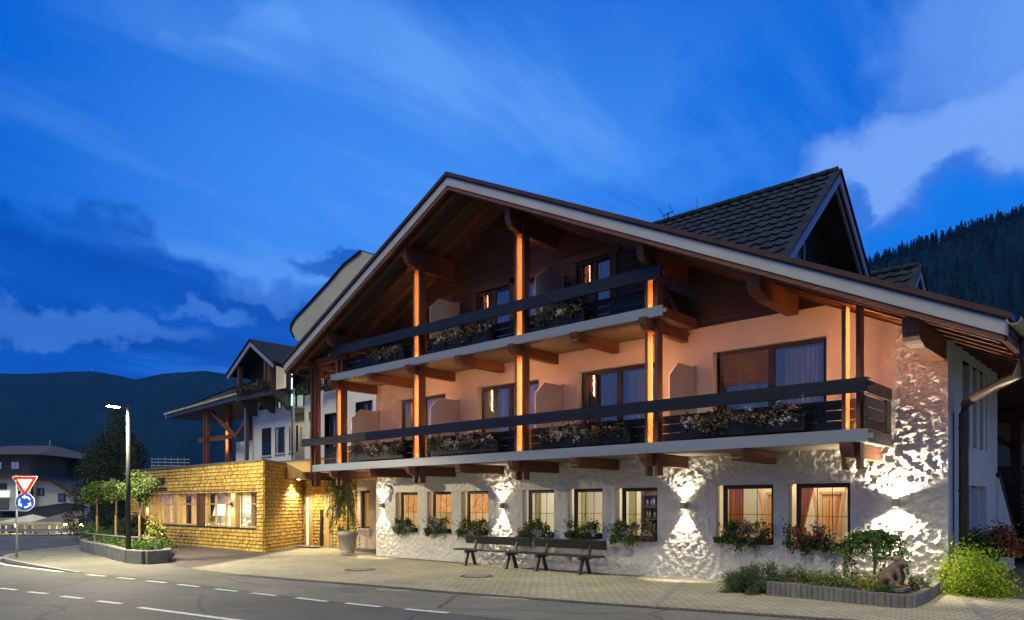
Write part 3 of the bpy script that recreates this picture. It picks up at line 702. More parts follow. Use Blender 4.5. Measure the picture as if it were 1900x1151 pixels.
# roof
YV, YB, ELX, ERX = 13.4, 31.0, -23.05, -1.95
def slab(d0, d1, y0, y1, name, m, xl=ELX, xr=ERX, parent=hotel):
    b = MB()
    b.prism([(xl, zr(xl) - d1), (RX, RZ - d1), (xr, zr(xr) - d1), (xr, zr(xr) - d0), (RX, RZ - d0), (xl, zr(xl) - d0)], 'y', y0, y1)
    return b.build(name, m, parent)
roof = slab(.02, .30, YV + .06, YB, 'roof', 'soffit')
slab(.0, .10, YV - .05, YV + .30, 'verge_cap', 'cap', ELX - .05, ERX + .05, roof)
slab(.105, .135, YV - .015, YV + .05, 'verge_strip', 'cap', ELX, ERX, roof)
slab(.14, .365, YV, YV + .045, 'verge_board', 'verge', ELX, ERX, roof)
slab(.37, .47, YV + .02, YV + .09, 'verge_batten', 'woodx', ELX + .05, ERX - .05, roof)
y = YV + .34
while y < 27:
    b = MB()
    b.beam((RX + .06, y, RZ - .385 - .03), (ERX - .12, y, zr(ERX - .12) - .385), .10, .16, (0, 0, 1)); b.build('rafter', 'woodx', roof, bevel=.006)
    if y < 17.5:
        b = MB(); b.beam((ELX + .12, y, zr(ELX + .12) - .385), (RX - .06, y, RZ - .415), .10, .16); b.build('rafter', 'woodx', roof, bevel=.006)
    y += .62
ev = MB(); ev.box(ERX - .10, ERX - .02, YV + .1, YB, zr(ERX) - .42, zr(ERX) - .10); ev.build('eaves_board', 'wood', roof)
ev = MB(); ev.box(ELX + .02, ELX + .10, YV + .1, YB, zr(ELX) - .42, zr(ELX) - .10); ev.build('eaves_board', 'wood', roof)
# gutter and drain pipe
gt = MB(); n = 8
gz, gx = zr(ERX) - .13, ERX + .09
for (ya, yb) in [(YV - .12 + k * 2.0, YV - .12 + k * 2.0 + 1.985) for k in range(9)]:
    vs = []
    for yy in (ya, yb):
        for r in (.10, .088):
            for k in range(n + 1):
                a = math.pi + math.pi * k / n; vs.append((gx + r * math.cos(a), yy, gz + r * math.sin(a)))
    q = 2 * (n + 1)
    fs = []
    for k in range(n):
        fs += [(k, k + 1, q + k + 1, q + k), (n + 1 + k, q + n + 1 + k, q + n + 2 + k, n + 2 + k), (k, n + 1 + k, n + 2 + k, k + 1)]
    gt.add(vs, fs)
gt.build('gutter', 'gutter', roof)
MB().tube([(ERX + .08, 14.45, gz - .08), (ERX - .02, 14.5, 3.78), (-2.3, 14.9, 3.72), (-2.85, 15.75, 3.62), (-3.0, 15.98, 3.56), (-3.04, 16.05, 3.38), (-3.04, 16.05, .02)], .085, 12).build('drain_pipe', 'drain', roof, True)
cl = MB()
for z in (.7, 1.9, 3.1): cl.lathe([(.098, 0), (.098, .035)], (-3.04, 16.05, z), 14)
cl.build('pipe_clip', 'drain', roof)
MB().tube([(-3.17, 15.85, .3), (-3.17, 15.85, 3.4)], .012, 6).build('lightning_rod_cable', 'black', hotel)

# purlins
PX_ = [(-20.72, 6.86, 1), (-16.74, 8.62, 1), (-12.63, 8.64, 1), (-8.69, 6.92, 1), (-6.12, 5.70, 0), (-3.36, 4.36, 0)]
for xc, zb, _ in PX_:
    zt = zr(xc) - .468; h = zt - zb; w = .085 if _ else .13
    MB().prism([(YF - .02, zb), (14.02, zb), (13.93, zb + .10 * h), (13.83, zb + .13 * h), (13.74, zb + .16 * h), (13.66, zb + .30 * h), (13.65, zb + .44 * h), (13.62, zb + .46 * h), (13.62, zt), (YF - .02, zt)], 'x', xc - w, xc + w).build('purlin', 'wood', hotel, bevel=.008)
    if _:   # the two planks of the post stop under the rafters on both sides of the purlin
        pass
# posts: two planks and the glowing gap
def post(xc, z0, z1, strips):
    b = MB(); b.box(xc - .165, xc - .088, 14.08, 14.30, z0, z1)
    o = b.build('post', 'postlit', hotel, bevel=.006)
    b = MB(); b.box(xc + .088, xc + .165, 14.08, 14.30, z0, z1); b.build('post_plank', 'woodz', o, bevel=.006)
    for a, c in strips:
        MB().box(xc + .080, xc + .087, 14.265, 14.30, a, c).build('light_strip', 'led', o)
        if a < 4: MB().box(xc + .089, xc + .096, 14.303, 14.340, a, c).build('added_wall_fill_strip', 'wallfill', o)  # unseen strip added behind the plank to warm the upper wall
        light('post_uplight', 'POINT', (xc - .01, 14.19, a + .05), 2.6, (1, .45, .13), o, shadow_soft_size=.02)
post(-20.72, 2.3, 7.30, [(3.08, 5.42)]); post(-16.74, 2.3, 9.15, [(3.08, 5.42), (6.06, 8.55)]); post(-12.63, 2.3, 9.15, [(3.08, 5.42), (6.06, 8.58)])
post(-8.69, 2.3, 7.25, [(3.08, 5.42), (6.06, 6.86)]); post(-4.46, 2.3, 5.33, [(3.08, 5.30)]); post(-22.30, 2.3, 6.45, [])
# tie beams at the left end and brace at the right end of the upper balcony
b = MB(); b.box(-22.9, -20.4, 14.10, 14.28, 6.50, 6.72); b.build('tie_beam', 'woodx', hotel, bevel=.008)
b = MB(); b.box(-22.39, -22.21, 13.7, 15.6, 6.42, 6.62); b.build('tie_beam', 'wood', hotel, bevel=.008)
b = MB(); b.beam((-8.60, 14.25, 6.62), (-8.60, 15.50, 5.62), .12, .13, (1, 0, 0)); b.build('brace', 'wood', hotel, bevel=.006)

# bracket beams under both balconies
def bracket(xc, zt, h, nose=13.72, w=.085, taper=0):
    zb = zt - h
    MB().prism([(YF, zb), (14.0, zb), (13.90, zb + .02 * h), (13.82, zb + .18 * h), (nose + .04, zb + .30 * h), (nose, zb + .62 * h), (nose - .02, zt - .02), (nose - .02, zt), (YF, zt)], 'x', xc - w, xc + w).build('bracket_beam', 'wood', hotel, bevel=.008)
for xc in (-22.30, -20.72, -16.74, -12.63, -8.69, -4.46): bracket(xc, 2.785, .27)
for xc in (-18.73, -14.68, -10.66, -6.58): bracket(xc, 2.785, .25, 13.8, .10)
for xc in (-20.72, -16.74, -12.63, -8.69): bracket(xc, 5.77, .27)
for xc in (-18.73, -14.68, -10.66): bracket(xc, 5.77, .25, 13.8, .10)

# balconies
def balcony(x0, x1, zf, zb, zt_, rz0, rz1, rx0, rx1, railm, side):
    d = MB(); d.box(x0 + .06, x1 - .06, 14.0, YF - .01, zb + .01, zf - .05)
    o = d.build('balcony', 'deck', hotel)
    f = MB(); f.box(x0, x1, 13.90, 13.965, zb, zt_); f.box(x1 + .001, x1 + .09, 13.91, 13.955, zb + .07, zb + .15); f.build('fascia_board', 'board', o, bevel=.006)
    for p, q in ((rx0, -19.0), (-19.0, rx1)):
        b = MB(); b.box(p, q - .003, 13.90, 13.965, rz0, rz1); b.build('handrail', 'railold' if p == rx0 and railm == 'railold' else 'rail', o, bevel=.006)
    b = MB(); b.box(rx0, rx1, 13.93, 14.10, rz1 + .002, rz1 + .03); b.build('handrail_cap', 'rail', o)
    if side: b = MB(); b.box(rx1 + .001, rx1 + .10, 13.915, 13.955, rz0 + .08, rz0 + .16); b.build('rail_tenon', 'rail', o)
    n = 3; hh = (rz0 - .03 - zt_ - .03) / n
    for k in range(n):
        s_ = MB(); z0 = zt_ + .03 + k * hh; s_.box(x0 + .1, x1 - .12, 14.315, 14.345, z0, z0 + hh - .022); s_.build('slat_board', 'rail', o, bevel=.004)
        if side:
            s_ = MB(); s_.box(x1 - .10, x1 - .07, 14.02, YF - .35, z0, z0 + hh - .022); s_.build('slat_board', 'railold', o, bevel=.004)
    if side:
        s_ = MB(); s_.box(x1 - .11, x1 - .05, 13.97, YF - .01, zb, zt_); s_.box(x1 - .11, x1 - .05, 13.97, YF - .01, rz0, rz1); s_.build('side_board', 'railold', o, bevel=.005)
        s_ = MB(); s_.box(x1 - .12, x1 - .06, YF - .33, YF - .02, zt_ + .02, rz0 - .01); s_.build('side_post', 'railold', o, bevel=.005)
    else:
        s_ = MB(); s_.box(x1 - .11, x1 - .05, 13.97, YF - .05, zb, zt_); s_.build('side_board', 'woodx', o, bevel=.005)
        s_ = MB()
        for k in range(n): s_.box(x1 - .30, x1 - .27, 14.35, YF - .05, zt_ + .03 + k * hh, zt_ + .03 + (k + 1) * hh - .022)
        s_.build('side_boards', 'rail', o)
    return o
b1 = balcony(-22.05, -4.12, 3.0, 2.785, 3.02, 3.68, 3.92, -22.75, -4.13, 'railold', True)
b2 = balcony(-20.95, -8.30, 5.98, 5.77, 6.00, 6.61, 6.88, -20.95, -8.34, 'rail', False)
for o, xs, zf in ((b1, (-20.44, -16.46, -12.35, -8.41), 2.99), (b2, (-16.46, -12.35), 5.97)):
    for xc in xs:
        p = MB().prism([(14.36, zf), (14.36, zf + 1.56), (14.74, zf + 1.88), (YF - .13, zf + 1.88), (YF - .13, zf)], 'x', xc, xc + .025).build('privacy_screen', 'screen', o)
        MB().box(xc - .02, xc + .045, YF - .125, YF - .06, zf, zf + 1.92).build('screen_post', 'screen', p)
# second roof crossing the right slope, with tiled sides
def tiled_gable(xg, xl, yc, za, slope, half, zlow, name, over=.5):
    g = MB()
    for sgn in (-1, 1):
        L = half / math.cos(math.atan(slope)); row = .36; nr = int(L / row); wv = .30
        nxs = int((xg - xl) / wv * 6)
        b = []
        for r in range(nr + 1):
            for e in (0, 1):
                if r == nr and e == 0: break
                t = (r + (1 - .0) * e) * row if True else 0
                lift = .045 if e else .0
                for i in range(nxs + 1):
                    x = xl + (xg - xl) * i / nxs
                    ph = (i % 6) / 6 * 2 * math.pi
                    hgt = .028 * math.sin(ph) + .02 * (1 if ph > 4 else 0) + lift
                    yy = yc + sgn * (t * math.cos(math.atan(slope)) + hgt * math.sin(math.atan(slope)) * 1)
                    zz = za - t * math.sin(math.atan(slope)) + hgt * math.cos(math.atan(slope))
                    jx = (int((i + 1) / 6) * 7919 + r * 104729) % 97 / 97 - .5
                    b.append((x, yy, zz + .022 * jx))
        nrow = len(b) // (nxs + 1)
        fs = [(j * (nxs + 1) + i, j * (nxs + 1) + i + 1, (j + 1) * (nxs + 1) + i + 1, (j + 1) * (nxs + 1) + i) for j in range(nrow - 1) for i in range(nxs)]
        g.add(b, fs)
    o = g.build(name, 'tile', hotel)
    rd = MB(); k = 0; x = xl
    while x < xg: rd.tube([(x, yc, za + .03), (min(x + .42, xg), yc, za + .045)], .10, 8); x += .40
    rd.build('ridge_tile', 'tile', o, True)
    zlo = za - slope * half
    for sgn in (-1, 1):
        v = MB(); v.prism([(yc, za - .02), (yc + sgn * half, zlo - .02), (yc + sgn * half, zlo - .26), (yc, za - .30)], 'x', xg + .0, xg + .05); v.build('verge_board', 'board', o)
        v = MB(); v.prism([(yc, za - .34), (yc + sgn * half, zlo - .30), (yc + sgn * half, zlo - .42), (yc, za - .46)], 'x', xg - .10, xg - .04); v.build('verge_batten', 'board', o)
        v = MB(); v.prism([(yc, za + .06), (yc + sgn * (half + .05), zlo + .06 - .05 * slope), (yc + sgn * (half + .05), zlo - .02), (yc, za - .015)], 'x', xg - .12, xg + .09); v.build('verge_cap', 'tile', o)
        v = MB(); v.prism([(yc, za - .10), (yc + sgn * half, zlo - .10), (yc + sgn * half, zlo - .16), (yc, za - .16)], 'x', xl, xg - .02); v.build('soffit', 'clad', o)
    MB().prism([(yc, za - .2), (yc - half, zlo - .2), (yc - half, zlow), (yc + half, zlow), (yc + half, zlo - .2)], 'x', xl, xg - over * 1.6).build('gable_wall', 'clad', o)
    return o
g1 = tiled_gable(-6.65, -16.5, 20.0, 10.44, .90, 3.9, 6.0, 'cross_gable')
gf = MB(); gf.box(-7.46, -7.40, 18.6, 18.72, 7.0, 9.2); gf.box(-7.46, -7.40, 19.6, 19.7, 7.0, 10.0); gf.box(-7.46, -7.40, 17.7, 19.6, 8.05, 8.15); gf.build('glazing_frame', 'board', g1)
MB().add([(-7.41, 17.5, 7.2), (-7.41, 22.3, 7.2), (-7.41, 20.0, 9.9)], [(0, 1, 2)]).build('gable_pane', 'glassr', g1)
g2 = tiled_gable(-5.5, -9.0, 23.2, 8.45, .95, 1.4, 6.0, 'small_gable', .3)
# antenna on the ridge
an = thing('antenna', 'thin television antenna standing behind the roof ridge', 'antenna', (-12.62, 21.5, 10.1))
a = MB(); bx = (-12.62, 21.5)
a.tube([(bx[0], bx[1], 8.5), (bx[0], bx[1], 11.42)], .022, 6); a.build('mast', 'black', an)
a = MB(); a.tube([(bx[0] - .2, bx[1], 11.34), (bx[0] + .2, bx[1], 11.40)], .016, 5)
a.build('boom', 'black', an)
for dx, dz, l in ((-.18, .3, .26), (.2, .25, .28), (1.1, .2, .2)):
    a = MB(); a.tube([(bx[0] + dx - .12 * (dx < 1), bx[1] - .1, 11.36 + l), (bx[0] + dx + .12 * (dx < 1), bx[1] + .1, 11.38 - l - (dx > 1) * .6)], .008, 4); a.build('rod', 'black', an)
# ------------------------------------------------------------------ up and down wall lamps on the plaster
def sconce(x, z, label, e_up, e_dn, y=YF, a_up=112, a_dn=74):
    t = thing('wall_lamp', label, 'wall lamp', (x, y, z), 'up and down wall lamps on the ground floor')
    b = MB(); b.box(x - .05, x + .05, y - .17, y - .028, z - .085, z + .085); b.build('housing', 'sconce', t, bevel=.006)
    b = MB(); b.box(x - .03, x + .03, y - .028, y + .02, z - .04, z + .04); b.build('mount', 'sconce', t)
    for s_, e, sz in ((1, e_up, a_up), (-1, e_dn, a_dn)):
        b = MB(); b.box(x - .036, x + .036, y - .156, y - .060, z + s_ * .086, z + s_ * .0875); b.build('lens', 'lampglow', t)
        light('lamp_beam', 'SPOT', (x, y - .105, z + s_ * .10), e, (1, .84, .60), t, spot_size=RAD(sz), spot_blend=.55 if s_ > 0 else .3, shadow_soft_size=.035, aim=(0, .06, s_))
sconce(-20.31, 1.63, 'square wall lamp at the left end of the wall, beside the dark entrance window', 95, 190)
sconce(-14.64, 1.63, 'square wall lamp above the left bench, between the third and fourth lit windows', 110, 230)
sconce(-8.68, 1.63, 'square wall lamp on the wide pier between the bar window and the arched room window', 130, 260)
sconce(-4.08, 1.69, 'square wall lamp on the rough corner pier above the stone frog', 640, 380, YF, 150, 128)

# ------------------------------------------------------------------ entrance between hotel and annex
def shingles(mb, row_shade, o, du, L, z0, z1, holes=(), row=.135, wmean=.072, rng=None, out=None):
    o = Vector(o); du = Vector(du).normalized(); n = out or Vector((du.y, -du.x, 0))
    z = z0; k = 0
    while z < z1:
        s_ = -rng.uniform(0, .08)
        while s_ < L:
            w = wmean * rng.uniform(.55, 1.45); a, b_ = max(0, s_), min(L, s_ + w - .004); s_ += w
            if b_ - a < .02: continue
            zc = z + row / 2; sc_ = (a + b_) / 2
            if any(h[0] < sc_ < h[1] and h[2] < zc < h[3] for h in holes): continue
            zt = min(z + row * 1.25, z1 + .02); dz = rng.uniform(-.012, .008); th = rng.uniform(.028, .046)
            p = [o + du * a, o + du * b_]
            q = [(p[0] + n * th), (p[1] + n * (th + rng.uniform(-.006, .006)))]
            r = [p[0] + n * .006, p[1] + n * .006]
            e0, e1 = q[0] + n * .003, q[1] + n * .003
            row_shade.add([(e0.x, e0.y, z + dz - .002), (e1.x, e1.y, z + dz - .002), (e1.x, e1.y, z + dz + .012), (e0.x, e0.y, z + dz + .012), (r[0].x, r[0].y, z + dz - .002), (r[1].x, r[1].y, z + dz - .002)], [(0, 1, 2, 3), (4, 5, 1, 0)])  # painted shadow strip along the lower edge of the shingle
            mb.add([(q[0].x, q[0].y, z + dz), (q[1].x, q[1].y, z + dz), (r[1].x, r[1].y, zt), (r[0].x, r[0].y, zt), (r[0].x, r[0].y, z + dz), (r[1].x, r[1].y, z + dz)], [(0, 1, 2, 3), (4, 5, 1, 0), (4, 0, 3), (1, 5, 2)])
        z += row
annex = thing('restaurant_annex', 'low flat-roofed annex clad in honey coloured wood shingles', 'annex', (-29, 14, -.1))
rg = rngs(3)
AX0, AX1, AY, AZ = -37.0, -24.14, 13.24, 3.22
WX0, WX1, WZ0, WZ1 = -34.9, -24.62, .80, 2.17
row_shade = MB(); sm = MB(); shingles(sm, row_shade, (AX0, AY, 0), (1, 0, 0), AX1 - AX0, -.05, AZ, [(WX0 - AX0, WX1 - AX0, WZ0, WZ1)], rng=rg)
tag(sm.build('front_shingles', 'shingle', annex), kind='stuff')
A2 = Vector((-26.9, 16.5, 0)); A1 = Vector((AX1, AY, 0))
sm = MB(); shingles(sm, row_shade, A1, A2 - A1, (A2 - A1).length, -.05, AZ, rng=rg, out=Vector((3.26, 2.76, 0)).normalized())
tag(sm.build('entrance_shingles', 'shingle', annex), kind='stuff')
tag(row_shade.build('row_shade_strips', 'rowshade', annex), kind='stuff')
b = MB()
b.prism([(AX0, AY + .01), (AX1 - .01, AY + .01), (A2.x - .01, A2.y), (A2.x, 16.9), (AX0, 16.9)], 'z', WZ1 + .03, AZ - .02)
b.prism([(AX0, AY + .01), (AX1 - .01, AY + .01), (A2.x - .01, A2.y), (A2.x, 16.9), (AX0, 16.9)], 'z', -.4, WZ0 - .04)
b.build('wall_core', 'softwood', annex)
b = MB(); b.prism([(AX0, AY + .02), (WX0, AY + .02), (WX0, 16.8), (AX0, 16.8)], 'z', WZ0 - .05, WZ1 + .04); b.prism([(WX1, AY + .02), (AX1 - .012, AY + .012), (A2.x - .01, A2.y - .01), (A2.x - .4, A2.y - .01), (WX1 - .0, AY + .6)], 'z', WZ0 - .05, WZ1 + .04); b.build('wall_end', 'softwood', annex)
b = MB(); b.prism([(AX0 - .05, AY - .05), (AX1 + .05, AY - .05), (A2.x + .06, A2.y + .03), (A2.x + .06, 17.2), (AX0 - .05, 17.2)], 'z', AZ, AZ + .06); b.build('roof_edge', 'metalroof', annex)
b = MB(); b.box(WX0 - .03, WX1 + .03, AY - .045, AY + .35, WZ0 - .05, WZ0); b.build('window_sill', 'door', annex, bevel=.006)
b = MB(); b.box(WX0, WX1, AY - .03, AY + .5, WZ1, WZ1 + .03); b.box(WX1, WX1 + .03, AY - .03, AY + .5, WZ0, WZ1 + .03); b.build('window_surround', 'door', annex)
# glass line and pillars of the ribbon window
PIL = [(-34.68, -34.32), (-31.72, -31.36), (-29.52, -29.16), (-26.60, -26.24)]
for i, (a, c) in enumerate(PIL):
    b = MB(); b.box(a, c, AY + .0, AY + .20, WZ0, WZ1); b.build('window_pillar', 'darkwood' if i == 2 else 'softwood', annex, bevel=.012)
def annex_window(a, c, n):
    f = MB(); y = AY + .21; w = (c - a) / n
    f.box(a, c, y, y + .07, WZ0, WZ0 + .06); f.box(a, c, y, y + .07, WZ1 - .07, WZ1)
    for i in range(n + 1):
        x = a + i * w; f.box(max(a, x - .028), min(c, x + .028), y - .003, y + .073, WZ0 + .06, WZ1 - .07)
    f.box(a, c, y + .004, y + .066, 1.66, 1.71)
    o = f.build('window', 'softwood', annex, bevel=.005)
    MB().box(a + .04, c - .04, y + .03, y + .036, WZ0 + .06, WZ1 - .07).build('pane', 'glass', o)
for a, c, n in ((-34.32, -31.72, 3), (-31.36, -29.52, 2), (-29.16, -26.60, 3), (-26.24, WX1, 2)): annex_window(a, c, n)
b = MB(); b.quad((WX0, 16.7, 0), (WX1 - 1, 16.7, 0), (WX1 - 1, 16.7, WZ1 + .03), (WX0, 16.7, WZ1 + .03)); b.build('room_wall', 'villwall', annex)
b = MB(); b.box(WX1 - .95, WX1 - .9, AY + .32, 14.15, .4, WZ1 + .02); b.build('room_partition', 'cream', annex)
light('room_light', 'AREA', (-29.5, 15.3, 2.12), 700, (1, .90, .70), annex, shape='RECTANGLE', size=8, size_y=1.6, aim=(0, 0, -1))
pc = [(-33.6, 14.6), (-30.5, 14.3), (-28.5, 15.4)]
for x, y in pc: b = MB(); drape('curtain', x, x + .55, WZ0, WZ1, y, 'door', annex, .04, .14)
lamps = []
def table_lamp(x, y, z, label, s_=1.):
    t = thing('table_lamp', label, 'table lamp', (x, y, z), 'table lamps in the annex window')
    MB().lathe([(.11 * s_, 0), (.11 * s_, .02), (.02, .04), (.015, .42 * s_)], (x, y, z), 14).build('base', 'iron', t, True)
    MB().lathe([(.30 * s_, .40 * s_), (.19 * s_, .85 * s_), (.185 * s_, .85 * s_), (.29 * s_, .405 * s_)], (x, y, z), 20).build('lamp_shade', 'shade', t, True)
table_lamp(PXY(409, 13.95), 13.95, .82, 'large table lamp with pale conical shade behind the annex window')
def sill_plant(x, y, z, label, mname, r, h, n, seed):
    t = thing('potted_plant', label, 'potted plant', (x, y, z), 'plants behind the annex windows')
    MB().lathe([(.07, 0), (.10, .14), (.09, .14)], (x, y, z), 12).build('pot', 'pot', t, True)
    g = rngs(seed); p = g.normal(size=(n, 3)) * np.array([r, r * .5, h * .35]) + np.array([x, y, z + .14 + h * .45]); p[:, 2] = np.maximum(p[:, 2], z + .13)
    MB().leaves(p, .10, g, asp=.25).build('foliage', mname, t)
sill_plant(PXY(463, 13.72), 13.72, .83, 'bushy green plant in the last annex window, next to the corner', 'leafpale', .26, .40, 260, 21)
sill_plant(PXY(394, 13.75), 13.75, .83, 'low green plant left of the table lamp', 'leafpale', .2, .28, 180, 22)
sill_plant(PXY(317, 13.85), 13.85, .83, 'large pale dried bouquet in the annex window behind the round trees', 'flw', .2, .75, 260, 23)
def annex_lamp(x, label):
    t = thing('wall_lamp', label, 'wall lamp', (x, AY, 1.68), 'up and down lamps on the annex pillars')
    MB().lathe([(.045, -.06), (.045, .06)], (x, AY - .08, 1.68), 14).build('housing', 'cap', t)
    MB().box(x - .02, x + .02, AY - .04, AY, 1.66, 1.70).build('mount', 'cap', t)
    for s_ in (1, -1): light('lamp_beam', 'SPOT', (x, AY - .085, 1.68 + s_ * .075), 42, (1, .68, .34), t, spot_size=RAD(90), spot_blend=.4, shadow_soft_size=.02, aim=(0, .12, s_))
annex_lamp(-34.50, 'small copper wall lamp on the first annex pillar, behind the round trees')
annex_lamp(-26.42, 'small copper wall lamp on the annex pillar right of the table lamp')
b = MB(); b.box(-31.15, -30.75, AY - .03, AY + .01, .28, .44); b.build('air_vent', 'conc2', annex)
# dark letters on the shingles, half hidden by the round tree
def letters(txt, size, x, y, z, m, parent, depth=.02, rotz=0, name='lettering', align='LEFT', xs=1.):
    c = bpy.data.curves.new(name, 'FONT'); c.body = txt; c.size = size; c.extrude = depth; c.align_x = align
    t = bpy.data.objects.new(name, c); COL.objects.link(t); t.rotation_euler = (RAD(90), 0, rotz)
    dg = bpy.context.evaluated_depsgraph_get(); me = bpy.data.meshes.new_from_object(t.evaluated_get(dg)); bpy.data.objects.remove(t)
    o = bpy.data.objects.new(name, me); COL.objects.link(o); me.materials.clear(); me.materials.append(M[m])
    L = ROOT.get(parent.name, Vector((0, 0, 0))); o.location = Vector((x, y, z)) - L; o.rotation_euler = (RAD(90), 0, rotz); o.scale = (xs, 1, 1); o.parent = parent
    return o
letters('HOF', .50, -33.55, AY - .09, 2.50, 'black', annex, xs=1.15)
b = MB(); x = -34.3
while x < -32.3: w = random.uniform(.05, .11); b.box(x, x + w, AY - .07, AY - .03, 2.32, 2.41); x += w + .04
b.build('small_lettering', 'black', annex)
b = MB(); b.box(-34.4, -32.25, AY - .06, AY - .03, 2.275, 2.29); b.build('letter_rail', 'black', annex)

# entrance wall, door and canopy
ent = thing('entrance_porch', 'shingled entrance niche with wooden canopy and light strip between annex and hotel', 'entrance', (-24.5, 16.5, -.1))
EY = 16.55
row_shade = MB(); sm = MB(); shingles(sm, row_shade, (-26.9, EY, 0), (1, 0, 0), 4.0, -.05, 2.7, [(.18, .75, -1, 2.0), (1.55, 2.15, -1, 2.05)], rng=rg)
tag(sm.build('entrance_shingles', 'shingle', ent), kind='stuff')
tag(row_shade.build('row_shade_strips', 'rowshade', ent), kind='stuff')
b = MB(); b.box(-27.1, -20.75, EY + .01, EY + .15, -.3, 3.3); b.build('wall_core', 'softwood', ent)
b = MB(); b.box(-26.72, -26.62, EY - .05, EY, -.1, 2.0); b.box(-26.46, -26.15, EY - .05, EY, -.1, 2.0); b.build('door_frame', 'softwood', ent)
MB().box(-26.62, -26.46, EY - .02, EY, -.1, 2.0).build('jamb_light', emis('jamb_light', (1, .93, .80), 1.3), ent)
b = MB(); b.box(-25.56, -25.40, EY - .09, EY - .02, -.1, 1.46); b.build('door_handle', 'door', ent, bevel=.01)
b = MB(); b.box(-25.30, -24.95, EY - .05, EY, -.1, 2.05); b.box(-24.86, -24.75, EY - .05, EY, -.1, 2.05); b.build('door_frame', 'softwood', ent)
MB().box(-24.95, -24.86, EY - .03, EY, -.1, 2.05).build('side_light', 'lampglow' if False else 'board', ent)
b = MB(); b.box(-27, -22.9, EY - .06, EY - .03, -.16, -.02); b.build('plinth', 'plinth', ent)
b = MB(); b.box(-24.46, -24.30, EY - .07, EY - .03, 1.15, 1.58); b.build('blue_notice', 'signblue', ent)
b = MB(); b.box(-26.98, -26.86, 16.28, 16.36, 1.18, 1.34)
nb = thing('notice', 'small red bordered notice on the shingles beside the entrance', 'notice', (-26.3, 15.75, 1.2))
nrm = Vector((3.26, 2.76, 0)).normalized(); du = (A2 - A1).normalized(); cpt = A1 + du * 3.75 + nrm * .05
b = MB(); b.beam(cpt - du * .10 + Vector((0, 0, 1.36)), cpt + du * .10 + Vector((0, 0, 1.36)), .02, .20); b.build('border', 'signred', nb)
cpt += nrm * .012
b = MB(); b.beam(cpt - du * .06 + Vector((0, 0, 1.36)), cpt + du * .06 + Vector((0, 0, 1.36)), .01, .12); b.build('panel', 'signwhite', nb)
# plaster return with a dark window
wl2 = wall_grid(-22.95, XL, -.2, 2.75, .07, [(-22.72, -22.14, .77, 2.18)], .006, y=16.40, seed=31); wl2.build('plaster_wall', 'render', ent, True)
b = MB(); b.box(-22.95, XL, 16.36, 16.39, -.2, .02); b.build('plinth', 'plinth', ent)
w = window('window', -22.72, -22.14, .77, 2.18, 16.45, 1, .06, parent=ent); drape('curtain', -22.6, -22.4, .8, 2.1, 16.62, 'door', w)
b = MB(); b.box(-22.80, -22.06, 16.30, 16.44, .72, .76); b.build('sill', 'reveal', ent)
b = MB(); b.box(-26.0, -21.2, 15.02, EY, 2.66, 3.30)
b.build('canopy', 'softwood', ent)
b = MB(); b.box(-26.05, -21.2, 14.96, 15.02, 2.68, 3.32)
b.build('canopy_board', 'softwood', ent)
b = MB(); b.box(-26.1, -21.2, 14.93, EY, 3.32, 3.36); b.build('canopy_cap', 'metalroof', ent)
for x, y, e in ((-25.75, 15.62, 95), (-24.6, 15.9, 60), (-23.4, 15.6, 60)):
    MB().lathe([(.06, -.012), (.06, 0)], (x, y, 2.66), 14).build('downlight', 'lampglow', ent)
    light('lamp_beam', 'SPOT', (x, y, 2.63), e * 3.2, (1, .78, .42), ent, spot_size=RAD(125), spot_blend=.6, shadow_soft_size=.05, aim=(0, 0, -1))
cam_ = thing('security_camera', 'small white dome camera under the hotel balcony by the entrance', 'camera', (-21.0, 16.2, 2.5))
MB().ball((-20.95, 16.3, 2.52), .09).build('dome', 'signwhite', cam_, True); MB().box(-21.0, -20.9, 16.3, 16.4, 2.5, 2.6).build('mount', 'signwhite', cam_)
mat_ = MB(); mat_.box(-26.2, -24.9, 15.7, 16.3, 0, .02)
mo = mat_.build('door_mat', 'plinth'); mo.location.z = -.10 + .10 * .9; tag(mo, 'flat grey door mat in front of the shingled entrance', 'door mat')

# ------------------------------------------------------------------ white wing behind the annex
wing = thing('white_wing', 'white rendered wing with tiled gable and flower balcony behind the annex', 'building', (-31, 18, 0))
LW = [(-29.63, -29.15, 4.75, 5.95), (-28.35, -27.22, 3.4, 5.72), (-26.0, -24.8, 3.4, 6.02), (-30.2, -29.5, 6.72, 8.3), (-28.4, -27.3, 6.72, 8.3)]
wall_grid(-30.0, -20.9, 3.1, 9.2, .12, LW, .010, y=18.5, seed=41).build('link_wall', 'whitewall', wing, True)
for a, b_, c, d in LW:
    w = window('window', a + .14 if a != -29.63 else a + .2, b_, c, d, 18.66, 2 if b_ - a > 1 else 1, .07, parent=wing)
    MB().box(a, b_, 18.9, 18.95, c, d).build('dark_room', 'black', w); drape('curtain', a + .3, b_ - .1, c, d, 18.8, 'curtain', w)
fb = MB()
for x0, x1 in ((-30.3, -29.4), (-28.5, -27.2)):
    for z in (6.85, 7.85): fb.box(x0, x1, 18.32, 18.35, z, z + .03)
    k = x0
    while k <= x1: fb.box(k, k + .015, 18.325, 18.345, 6.88, 7.85); k += .12
    for xx in (x0, x1 - .02): fb.box(xx, xx + .02, 18.33, 18.5, 7.84, 7.86)
fb.build('balcony_grille', 'black', wing)
GWn = [(-33.0, -32.1, 4.02, 5.36), (-31.75, -30.85, 4.08, 5.32), (-30.5, -30.12, 4.10, 5.32), (-33.3, -31.85, 6.25, 6.80), (-31.6, -30.2, 6.22, 6.78)]
